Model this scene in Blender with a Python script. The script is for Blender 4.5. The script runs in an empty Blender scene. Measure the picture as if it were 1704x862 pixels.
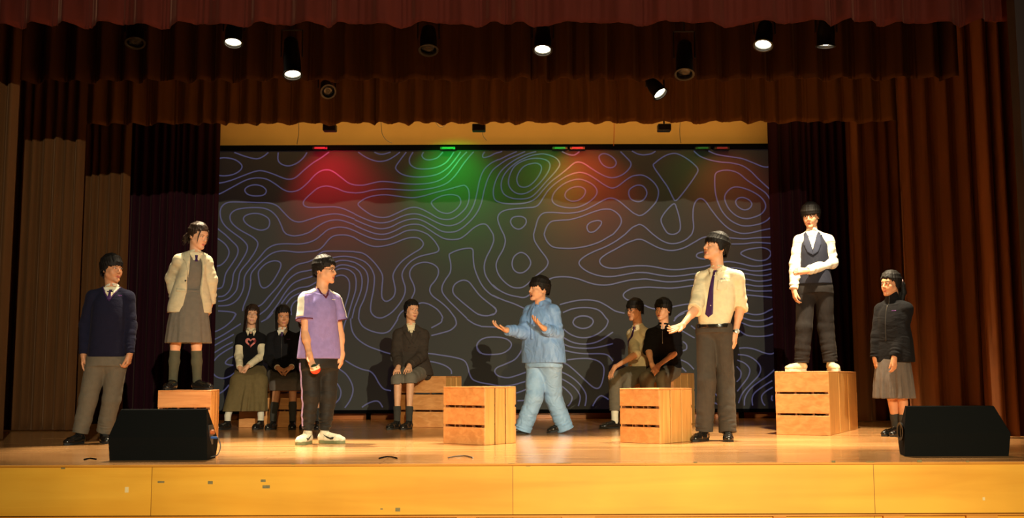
import bpy, math, random
import numpy as np
from mathutils import Vector, Matrix
from mathutils.geometry import delaunay_2d_cdt

SC = bpy.context.scene
COL = SC.collection
random.seed(7)
RNG = np.random.RandomState(11)

# ------------------------------------------------------------------ camera
W_PX, H_PX, F_PX = 1704.0, 862.0, 1800.0
CAM_H = 0.57
cam_data = bpy.data.cameras.new('camera')
cam_data.sensor_width = 36.0
cam_data.lens = F_PX / W_PX * 36.0
cam_data.clip_end = 200
cam = bpy.data.objects.new('camera', cam_data)
COL.objects.link(cam)
PITCH = math.atan(199.0 / F_PX)
CAM_ROT = (Matrix.Rotation(math.pi / 2 + PITCH, 3, 'X') @ Matrix.Rotation(math.radians(-0.2), 3, 'Z'))
cam.matrix_world = Matrix.Translation((0, 0, CAM_H)) @ CAM_ROT.to_4x4()
SC.camera = cam

# ------------------------------------------------------------------ view, world
SC.view_settings.view_transform = 'Standard'
SC.view_settings.look = 'None'
SC.view_settings.gamma = 1.0
SC.view_settings.use_curve_mapping = False
SC.view_settings.exposure = 0.0
SC.cycles.max_bounces = 6
SC.cycles.sample_clamp_indirect = 4.0
SC.cycles.use_denoising = True
world = bpy.data.worlds.new('world')
SC.world = world
world.use_nodes = True
world.node_tree.nodes['Background'].inputs[0].default_value = (1.0, 0.62, 0.35, 1)
world.node_tree.nodes['Background'].inputs[1].default_value = 0.006


def ray(px, py):
    d = CAM_ROT @ Vector(((px - W_PX / 2) / F_PX, (H_PX / 2 - py) / F_PX, -1.0))
    return d


def at(px, py, Y):
    d = ray(px, py)
    t = Y / d.y
    return np.array((d.x * t, Y, CAM_H + d.z * t))


def floor_at(px, py, z=0.0):
    d = ray(px, py)
    t = (z - CAM_H) / d.z
    return np.array((d.x * t, d.y * t, z))


def proj(p):
    v = CAM_ROT.transposed() @ Vector((p[0], p[1], p[2] - CAM_H))
    return (W_PX / 2 + F_PX * v.x / -v.z, H_PX / 2 - F_PX * v.y / -v.z)


# ------------------------------------------------------------------ lights of the hall and the rig
def spot(name, loc, target, power, color, size_deg, blend=0.6, radius=0.06):
    ld = bpy.data.lights.new(name, 'SPOT')
    ld.energy = power
    ld.color = color
    ld.spot_size = math.radians(size_deg)
    ld.spot_blend = blend
    ld.shadow_soft_size = radius
    o = bpy.data.objects.new(name, ld)
    o.location = loc
    o.rotation_euler = (Vector(target) - Vector(loc)).to_track_quat('-Z', 'Y').to_euler()
    COL.objects.link(o)
    return o


WARM = (1.0, 0.82, 0.54)
FRONT = (1.0, 0.90, 0.66)
# followspot far back in the hall, from the right, washing the stage from the left to the middle
spot('hall_spot', (4.5, -12.0, 5.1), (-1.1, 13.0, 1.4), 13500, FRONT, 33, 0.9, 0.05)
# second, weaker hall lamp that washes the apron and the right half
spot('hall_spot', (1.5, -9.0, 4.6), (1.0, 8.0, -1.5), 7800, (1.0, 0.78, 0.36), 32, 1.0, 0.10)

STAGE_LAMPS = dict(main=1350.0)


# ------------------------------------------------------------------ materials
def new_mat(name):
    m = bpy.data.materials.new(name)
    m.use_nodes = True
    nt = m.node_tree
    b = nt.nodes['Principled BSDF']
    return m, nt, b


def srgb(r, g, b):
    def f(c):
        c /= 255.0
        return c / 12.92 if c <= 0.04045 else ((c + 0.055) / 1.055) ** 2.4
    return (f(r), f(g), f(b), 1.0)


def plain(name, col, rough=0.7, metal=0.0, var=0.0, vscale=12.0, bump=0.0, bscale=40.0, sheen=0.0, spec=0.5,
          stretch=(1, 1, 1), coat=0.0):
    m, nt, b = new_mat(name)
    b.inputs['Base Color'].default_value = col
    b.inputs['Roughness'].default_value = rough
    b.inputs['Metallic'].default_value = metal
    b.inputs['Specular IOR Level'].default_value = spec
    if sheen:
        b.inputs['Sheen Weight'].default_value = sheen
        b.inputs['Sheen Roughness'].default_value = 0.4
        b.inputs['Sheen Tint'].default_value = (min(1, col[0] * 3 + .2), min(1, col[1] * 3 + .15), min(1, col[2] * 3 + .1), 1)
    if coat:
        b.inputs['Coat Weight'].default_value = coat
        b.inputs['Coat Roughness'].default_value = 0.15
    tc = nt.nodes.new('ShaderNodeTexCoord')
    mp = nt.nodes.new('ShaderNodeMapping')
    mp.inputs['Scale'].default_value = stretch
    nt.links.new(tc.outputs['Object'], mp.inputs['Vector'])
    if var:
        n = nt.nodes.new('ShaderNodeTexNoise')
        n.inputs['Scale'].default_value = vscale
        n.inputs['Detail'].default_value = 4
        nt.links.new(mp.outputs[0], n.inputs['Vector'])
        r = nt.nodes.new('ShaderNodeValToRGB')
        r.color_ramp.elements[0].position = 0.3
        r.color_ramp.elements[1].position = 0.7
        r.color_ramp.elements[0].color = (col[0] * (1 - var), col[1] * (1 - var), col[2] * (1 - var), 1)
        r.color_ramp.elements[1].color = (min(1, col[0] * (1 + var)), min(1, col[1] * (1 + var)), min(1, col[2] * (1 + var)), 1)
        nt.links.new(n.outputs['Fac'], r.inputs[0])
        nt.links.new(r.outputs[0], b.inputs['Base Color'])
    if bump:
        n2 = nt.nodes.new('ShaderNodeTexNoise')
        n2.inputs['Scale'].default_value = bscale
        n2.inputs['Detail'].default_value = 3
        nt.links.new(mp.outputs[0], n2.inputs['Vector'])
        bp = nt.nodes.new('ShaderNodeBump')
        bp.inputs['Strength'].default_value = 1.0
        bp.inputs['Distance'].default_value = bump
        nt.links.new(n2.outputs['Fac'], bp.inputs['Height'])
        nt.links.new(bp.outputs[0], b.inputs['Normal'])
    return m


def emissive(name, col, strength):
    m, nt, b = new_mat(name)
    b.inputs['Base Color'].default_value = (0.02, 0.02, 0.02, 1)
    b.inputs['Emission Color'].default_value = col
    b.inputs['Emission Strength'].default_value = strength
    return m


def wood(name, c1, c2, rough=0.4, scale=1.0, axis='X', coat=0.0, spec=0.4, seams=None):
    """Procedural wood: grain stretched along an axis."""
    m, nt, b = new_mat(name)
    tc = nt.nodes.new('ShaderNodeTexCoord')
    mp = nt.nodes.new('ShaderNodeMapping')
    s = {'X': (0.7, 9, 9), 'Y': (9, 0.7, 9), 'Z': (9, 9, 0.7)}[axis]
    mp.inputs['Scale'].default_value = tuple(v * scale for v in s)
    nt.links.new(tc.outputs['Object'], mp.inputs['Vector'])
    n = nt.nodes.new('ShaderNodeTexNoise')
    n.inputs['Scale'].default_value = 2.2
    n.inputs['Detail'].default_value = 7
    n.inputs['Distortion'].default_value = 0.6
    nt.links.new(mp.outputs[0], n.inputs['Vector'])
    r = nt.nodes.new('ShaderNodeValToRGB')
    r.color_ramp.elements[0].position = 0.32
    r.color_ramp.elements[1].position = 0.68
    r.color_ramp.elements[0].color = c1
    r.color_ramp.elements[1].color = c2
    nt.links.new(n.outputs['Fac'], r.inputs[0])
    out = r.outputs[0]
    # large soft blotches of wear
    n3 = nt.nodes.new('ShaderNodeTexNoise')
    n3.inputs['Scale'].default_value = 1.3
    n3.inputs['Detail'].default_value = 3
    nt.links.new(tc.outputs['Object'], n3.inputs['Vector'])
    mx = nt.nodes.new('ShaderNodeMix')
    mx.data_type = 'RGBA'
    mx.blend_type = 'MULTIPLY'
    mx.inputs[0].default_value = 0.35
    nt.links.new(out, mx.inputs[6])
    nt.links.new(n3.outputs['Color'], mx.inputs[7])
    gm = nt.nodes.new('ShaderNodeMix')
    gm.data_type = 'RGBA'
    mx2 = nt.nodes.new('ShaderNodeMath')
    mx2.operation = 'MULTIPLY_ADD'
    mx2.inputs[1].default_value = 0.5
    mx2.inputs[2].default_value = 0.75
    nt.links.new(n3.outputs['Fac'], mx2.inputs[0])
    vm = nt.nodes.new('ShaderNodeVectorMath')
    vm.operation = 'SCALE'
    nt.links.new(out, vm.inputs[0])
    nt.links.new(mx2.outputs[0], vm.inputs['Scale'])
    col_out = vm.outputs[0]
    if seams:
        br = nt.nodes.new('ShaderNodeTexBrick')
        br.inputs['Scale'].default_value = 1.0
        br.inputs['Brick Width'].default_value = seams[0]
        br.inputs['Row Height'].default_value = seams[1]
        br.inputs['Mortar Size'].default_value = seams[2]
        br.inputs['Color1'].default_value = (1, 1, 1, 1)
        br.inputs['Color2'].default_value = (0.86, 0.84, 0.82, 1)
        br.inputs['Mortar'].default_value = (0.45, 0.4, 0.35, 1)
        nt.links.new(tc.outputs['Object'], br.inputs['Vector'])
        m3 = nt.nodes.new('ShaderNodeMix')
        m3.data_type = 'RGBA'
        m3.blend_type = 'MULTIPLY'
        m3.inputs[0].default_value = 1.0
        nt.links.new(col_out, m3.inputs[6])
        nt.links.new(br.outputs['Color'], m3.inputs[7])
        col_out = m3.outputs[2]
    nt.links.new(col_out, b.inputs['Base Color'])
    b.inputs['Specular IOR Level'].default_value = spec
    b.inputs['Coat Weight'].default_value = coat
    b.inputs['Coat Roughness'].default_value = 0.12
    rr = nt.nodes.new('ShaderNodeMapRange')
    rr.inputs['To Min'].default_value = rough * 0.8
    rr.inputs['To Max'].default_value = rough * 1.25
    nt.links.new(n.outputs['Fac'], rr.inputs['Value'])
    nt.links.new(rr.outputs[0], b.inputs['Roughness'])
    return m


# ------------------------------------------------------------------ object helpers
def tag(o, label=None, cat=None, group=None, kind=None):
    if label: o['label'] = label
    if cat: o['category'] = cat
    if group: o['group'] = group
    if kind: o['kind'] = kind
    return o


def empty(name, loc, label=None, cat=None, group=None):
    o = bpy.data.objects.new(name, None)
    o.location = tuple(loc)
    o.empty_display_size = 0.1
    COL.objects.link(o)
    return tag(o, label, cat, group)


def wloc(o):
    v = np.zeros(3)
    while o is not None:
        v += np.array(o.location)
        o = o.parent
    return v


def mesh_obj(name, V, F, mats, parent=None, smooth=True, fmat=None, local=False):
    """V in world coordinates (moved into the parent's frame unless local)."""
    V = np.asarray(V, dtype=np.float32).reshape(-1, 3)
    org = np.zeros(3)
    if not local:
        if parent is not None:
            V = V - wloc(parent).astype(np.float32)
        else:
            org = np.array([(V[:, 0].min() + V[:, 0].max()) / 2, (V[:, 1].min() + V[:, 1].max()) / 2, V[:, 2].min()])
            V = V - org.astype(np.float32)
    me = bpy.data.meshes.new(name)
    if isinstance(F, np.ndarray):
        n = F.shape[1]
        me.vertices.add(len(V))
        me.vertices.foreach_set('co', V.ravel())
        me.loops.add(F.size)
        me.loops.foreach_set('vertex_index', F.astype(np.int32).ravel())
        me.polygons.add(len(F))
        me.polygons.foreach_set('loop_start', np.arange(0, F.size, n, dtype=np.int32))
        me.update(calc_edges=True)
    else:
        me.from_pydata([tuple(map(float, v)) for v in V], [], [tuple(int(i) for i in f) for f in F])
        me.update()
    if smooth:
        me.polygons.foreach_set('use_smooth', np.ones(len(me.polygons), dtype=bool))
    if not isinstance(mats, (list, tuple)):
        mats = [mats]
    for m in mats:
        me.materials.append(m)
    if fmat is not None:
        me.polygons.foreach_set('material_index', np.asarray(fmat, dtype=np.int32))
    me.update()
    o = bpy.data.objects.new(name, me)
    o.location = tuple(org)
    COL.objects.link(o)
    if parent is not None:
        o.parent = parent
    return o


class MB:
    """Collects simple shapes into one mesh."""
    def __init__(self):
        self.V, self.F, self.M = [], [], []

    def add(self, V, F, mi=0):
        n = len(self.V)
        self.V.extend([tuple(v) for v in V])
        self.F.extend([tuple(i + n for i in f) for f in F])
        self.M.extend([mi] * len(F))
        return self

    def box(self, lo, hi, mi=0, R=None, o=(0, 0, 0), bev=0.0):
        lo, hi = np.array(lo, float), np.array(hi, float)
        o = np.array(o, float)
        R = np.eye(3) if R is None else R
        if bev <= 0:
            P = [(x, y, z) for z in (lo[2], hi[2]) for y in (lo[1], hi[1]) for x in (lo[0], hi[0])]
            F = [(0, 2, 3, 1), (4, 5, 7, 6), (0, 1, 5, 4), (2, 6, 7, 3), (0, 4, 6, 2), (1, 3, 7, 5)]
            self.add([o + R @ np.array(p) for p in P], F, mi)
            return self
        # chamfered box: 24 vertices
        c, h = (lo + hi) / 2, (hi - lo) / 2
        bev = min(bev, h.min() * 0.9)
        V, idx = [], {}
        for sx in (-1, 1):
            for sy in (-1, 1):
                for sz in (-1, 1):
                    s = np.array((sx, sy, sz))
                    for a in range(3):
                        p = h.copy() - bev
                        p[a] = h[a]
                        idx[(sx, sy, sz, a)] = len(V)
                        V.append(o + R @ (c + s * p))
        F = []
        for a in range(3):
            b_, c_ = (a + 1) % 3, (a + 2) % 3
            for s in (-1, 1):
                q = []
                for sb, sc in ((-1, -1), (1, -1), (1, 1), (-1, 1)):
                    k = [0, 0, 0]
                    k[a], k[b_], k[c_] = s, sb, sc
                    q.append(idx[(*k, a)])
                F.append(q if s > 0 else q[::-1])
            for sb in (-1, 1):
                for sc in (-1, 1):
                    k0, k1 = [0, 0, 0], [0, 0, 0]
                    k0[a], k0[b_], k0[c_] = -1, sb, sc
                    k1[a], k1[b_], k1[c_] = 1, sb, sc
                    q = [idx[(*k0, b_)], idx[(*k1, b_)], idx[(*k1, c_)], idx[(*k0, c_)]]
                    F.append(q if sb * sc < 0 else q[::-1])
        for sx in (-1, 1):
            for sy in (-1, 1):
                for sz in (-1, 1):
                    q = [idx[(sx, sy, sz, a)] for a in range(3)]
                    F.append(q if sx * sy * sz > 0 else q[::-1])
        self.add(V, F, mi)
        return self

    def tube(self, pts, r, n=10, mi=0, closed=False, cap=True):
        pts = [np.array(p, float) for p in pts]
        m = len(pts)
        rs = r if isinstance(r, (list, tuple)) else [r] * m
        rings, up = [], None
        for i, p in enumerate(pts):
            a = pts[(i - 1) % m] if (closed or i > 0) else p
            b = pts[(i + 1) % m] if (closed or i < m - 1) else p
            t = b - a
            t = t / (np.linalg.norm(t) + 1e-12)
            if up is None:
                up = np.array((0, 0, 1.0)) if abs(t[2]) < 0.9 else np.array((1.0, 0, 0))
            s = np.cross(t, up)
            s /= np.linalg.norm(s) + 1e-12
            up = np.cross(s, t)
            rings.append([p + rs[i] * (math.cos(q) * s + math.sin(q) * up) for q in np.linspace(0, 2 * math.pi, n, endpoint=False)])
        V = [v for rg in rings for v in rg]
        F = []
        for i in range(m if closed else m - 1):
            j = (i + 1) % m
            for k in range(n):
                l = (k + 1) % n
                F.append((i * n + k, i * n + l, j * n + l, j * n + k))
        if cap and not closed:
            F.append(tuple(range(n))[::-1])
            F.append(tuple((m - 1) * n + k for k in range(n)))
        self.add(V, F, mi)
        return self

    def lathe(self, prof, o, axis, n=24, mi=0):
        """prof: list of (radius, distance along the axis)"""
        axis = np.array(axis, float)
        axis /= np.linalg.norm(axis)
        up = np.array((0, 0, 1.0)) if abs(axis[2]) < 0.9 else np.array((1.0, 0, 0))
        s = np.cross(axis, up); s /= np.linalg.norm(s)
        u = np.cross(s, axis)
        o = np.array(o, float)
        V, F = [], []
        for r, d in prof:
            for q in np.linspace(0, 2 * math.pi, n, endpoint=False):
                V.append(o + axis * d + r * (math.cos(q) * s + math.sin(q) * u))
        for i in range(len(prof) - 1):
            for k in range(n):
                l = (k + 1) % n
                F.append((i * n + k, i * n + l, (i + 1) * n + l, (i + 1) * n + k))
        self.add(V, F, mi)
        return self

    def prism(self, poly, axis_vec, o=(0, 0, 0), U=(1, 0, 0), Vv=(0, 0, 1), mi=0):
        """polygon in the U,V plane extruded along axis_vec"""
        o, U, Vv, A = (np.array(q, float) for q in (o, U, Vv, axis_vec))
        n = len(poly)
        V = [o + U * p[0] + Vv * p[1] for p in poly] + [o + U * p[0] + Vv * p[1] + A for p in poly]
        F = [tuple(range(n))[::-1], tuple(range(n, 2 * n))]
        F += [(i, (i + 1) % n, (i + 1) % n + n, i + n) for i in range(n)]
        self.add(V, F, mi)
        return self

    def build(self, name, mats, parent=None, smooth=False):
        return mesh_obj(name, self.V, self.F, mats, parent, smooth, self.M if isinstance(mats, (list, tuple)) and len(mats) > 1 else None)


def catmull(P, closed=False, sub=6):
    P = [np.array(p, float) for p in P]
    n = len(P)
    out = []
    for i in range(n if closed else n - 1):
        if closed:
            p0, p1, p2, p3 = P[(i - 1) % n], P[i], P[(i + 1) % n], P[(i + 2) % n]
        else:
            p0, p1, p2, p3 = P[max(i - 1, 0)], P[i], P[i + 1], P[min(i + 2, n - 1)]
        for k in range(sub):
            t = k / sub
            out.append(0.5 * ((2 * p1) + (-p0 + p2) * t + (2 * p0 - 5 * p1 + 4 * p2 - p3) * t * t + (-p0 + 3 * p1 - 3 * p2 + p3) * t ** 3))
    if not closed:
        out.append(P[-1])
    return out

# ------------------------------------------------------------------ stage: floor, fascia, walls
M_floor = wood('stage_floor_wood', srgb(206, 146, 88), srgb(230, 174, 114), rough=0.20, scale=0.5, axis='X', coat=0.25, spec=0.5, seams=(1.8, 0.11, 0.004))
M_fascia = wood('fascia_wood', srgb(222, 158, 42), srgb(238, 180, 58), rough=0.42, scale=0.35, axis='X', coat=0.1, seams=(2.44, 9.0, 0.003))
M_trim = wood('trim_wood', srgb(196, 128, 40), srgb(215, 150, 55), rough=0.4, axis='X')
M_base = wood('skirting_wood', srgb(170, 92, 40), srgb(196, 116, 52), rough=0.35, axis='X', coat=0.2)
M_black = plain('matt_black', (0.003, 0.003, 0.0035, 1), 0.9, spec=0.03)
M_wallpaint = plain('cream_wall_paint', srgb(214, 176, 110), 0.85, var=0.05, vscale=2)
M_darkwall = plain('dark_side_wall', srgb(40, 26, 20), 0.9, var=0.1, vscale=3)
M_tape = plain('old_tape', srgb(120, 110, 70), 0.7, var=0.2, vscale=60)
M_tapelight = plain('pale_tape', srgb(225, 205, 150), 0.7)

Y_EDGE = 7.43
Y_BACK = 15.62
mb = MB(); mb.box((-7.5, Y_EDGE, -0.018), (7.5, Y_BACK + .1, 0.0))
floor = mb.build('floor', M_floor); floor['kind'] = 'structure'
# nosing along the stage edge
mb = MB(); mb.box((-7.5, Y_EDGE - 0.012, -0.016), (7.5, Y_EDGE, -0.002), bev=0.004)
o = mb.build('trim_1', M_trim); o['kind'] = 'structure'
zf = at(852, 856, Y_EDGE)[2]
mb = MB(); mb.box((-7.5, Y_EDGE, zf), (7.5, Y_EDGE + 0.06, -0.018))
fascia = mb.build('wall_front', M_fascia); fascia['kind'] = 'structure'
mb = MB(); mb.box((-7.5, Y_EDGE - 0.01, zf - 0.016), (7.5, Y_EDGE + 0.05, zf - 0.006))
o = mb.build('trim_2', M_trim); o['kind'] = 'structure'
mb = MB()
mb.box((-7.5, Y_EDGE + 0.02, -1.0), (7.5, Y_EDGE + 0.08, zf - 0.016))
low = mb.build('wall_front_lower', M_fascia); low['kind'] = 'structure'
mb = MB()
for a, b in ((0, 22), (272, 293), (760, 792), (935, 990), (1287, 1308), (1470, 1505), (1608, 1660)):
    p, q = at(a, 860, Y_EDGE), at(b, 860, Y_EDGE)
    mb.box((p[0], Y_EDGE - 0.004, -1.0), (q[0], Y_EDGE + 0.03, zf - 0.018))
o = mb.build('trim_3', M_trim); o['kind'] = 'structure'

# old tape marks and scuffs stuck on the fascia
for k, (px, py, w, h, lt) in enumerate([(105, 779, 7, 3, 0), (28, 776, 6, 3, 0), (211, 815, 6, 9, 1), (268, 802, 11, 3, 0), (350, 803, 8, 5, 0), (438, 800, 8, 4, 0),
                        (443, 810, 12, 5, 0), (488, 774, 6, 5, 0), (851, 773, 12, 4, 0), (879, 774, 7, 4, 0), (938, 772.5, 24, 4, 0),
                        (662, 848, 8, 6, 0), (635, 847, 4, 2, 0), (1021, 772, 7, 3, 0), (1157, 770.5, 6, 4, 0), (1229, 771.5, 8, 4, 0),
                        (1316, 771.5, 25, 4, 0), (1387, 768.5, 6, 4, 0), (1448, 770, 13, 4, 0), (1530, 768, 8, 5, 0), (1610, 768.5, 5, 3, 0), (1637, 830, 4, 5, 1)]):
    p = at(px, py, Y_EDGE)
    s = Y_EDGE / F_PX
    mb = MB(); mb.box((p[0] - w * s / 2, Y_EDGE - 0.0015, p[2] - h * s / 2), (p[0] + w * s / 2, Y_EDGE + 0.001, p[2] + h * s / 2))
    mb.build('tape_mark', M_tapelight if lt else M_tape, fascia)

# hall floor and shell of the stage house
mb = MB(); mb.box((-9, -14, -1.06), (9, Y_EDGE, -1.0))
o = mb.build('floor_hall', M_base); o['kind'] = 'structure'
mb = MB(); mb.box((-7.5, Y_BACK, 0), (7.5, Y_BACK + 0.15, 6.2))
o = mb.build('wall_back', M_wallpaint); o['kind'] = 'structure'
mb = MB(); mb.box((-7.62, Y_EDGE, 0), (-7.5, Y_BACK + 0.15, 6.2))
o = mb.build('wall_left', M_darkwall); o['kind'] = 'structure'
mb = MB(); mb.box((7.5, Y_EDGE, 0), (7.62, Y_BACK + 0.15, 6.2))
o = mb.build('wall_right', M_darkwall); o['kind'] = 'structure'
mb = MB(); mb.box((-7.62, Y_EDGE, 6.2), (7.62, Y_BACK + 0.15, 6.3))
o = mb.build('ceiling', M_darkwall); o['kind'] = 'structure'
# proscenium wall: header and right jamb
px_r = at(1693, 400, 8.9)[0]
mb = MB(); mb.box((px_r, 8.72, 0), (7.5, 8.86, 6.2)); mb.box((-7.5, 8.72, 0), (-4.55, 8.86, 6.2)); mb.box((-4.55, 8.72, 4.0), (px_r, 8.86, 6.2))
o = mb.build('wall_proscenium', M_darkwall); o['kind'] = 'structure'
mb = MB(); mb.box((-5.6, Y_BACK - 0.06, 0), (5.6, Y_BACK, 0.115), bev=0.004)
o = mb.build('baseboard_back', M_base); o['kind'] = 'structure'

# ------------------------------------------------------------------ screen with contour lines
Y_SCR = 15.40
M_screen, nt, b = new_mat('screen_panel')
b.inputs['Base Color'].default_value = (0.050, 0.051, 0.042, 1)
b.inputs['Roughness'].default_value = 0.6
b.inputs['Specular IOR Level'].default_value = 0.15
b.inputs['Emission Color'].default_value = (0.35, 0.42, 1.0, 1)
b.inputs['Emission Strength'].default_value = 0.004
M_line = emissive('screen_glowing_line', (0.21, 0.20, 0.44, 1), 0.24)
TL, BR = at(357, 251, Y_SCR), at(1290, 680, Y_SCR)
x0, x1 = TL[0], at(1281.5, 248, Y_SCR)[0]
z0, z1 = BR[2], TL[2]
scr = empty('projection_screen', ((x0 + x1) / 2, Y_SCR, z0), 'wide dark screen showing purple-blue contour lines across the back of the stage', 'screen')
mb = MB(); mb.box((x0, Y_SCR, z0), (x1, Y_SCR + 0.05, z1))
mb.build('screen_panel', M_screen, scr)
mb = MB()
mb.box((x0 - 0.02, Y_SCR - 0.02, z1), (x1 + 0.02, Y_SCR + 0.12, z1 + 0.075))
mb.box((x0 - 0.02, Y_SCR - 0.01, z0 - 0.05), (x1 + 0.02, Y_SCR + 0.08, z0))
for s_, xx in ((-1, x0), (1, x1)):
    mb.box((min(xx, xx + s_ * 0.07), Y_SCR - 0.01, z0 - 0.05), (max(xx, xx + s_ * 0.07), Y_SCR + 0.08, z1))
mb.build('screen_frame', M_black, scr)
for xx in np.linspace(x0 + 0.5, x1 - 0.5, 5):
    mb = MB(); mb.box((xx - 0.03, Y_SCR + 0.05, 0.0), (xx + 0.03, Y_SCR + 0.11, z1 + 0.02))
    mb.build('support_leg', M_black, scr)

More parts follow.
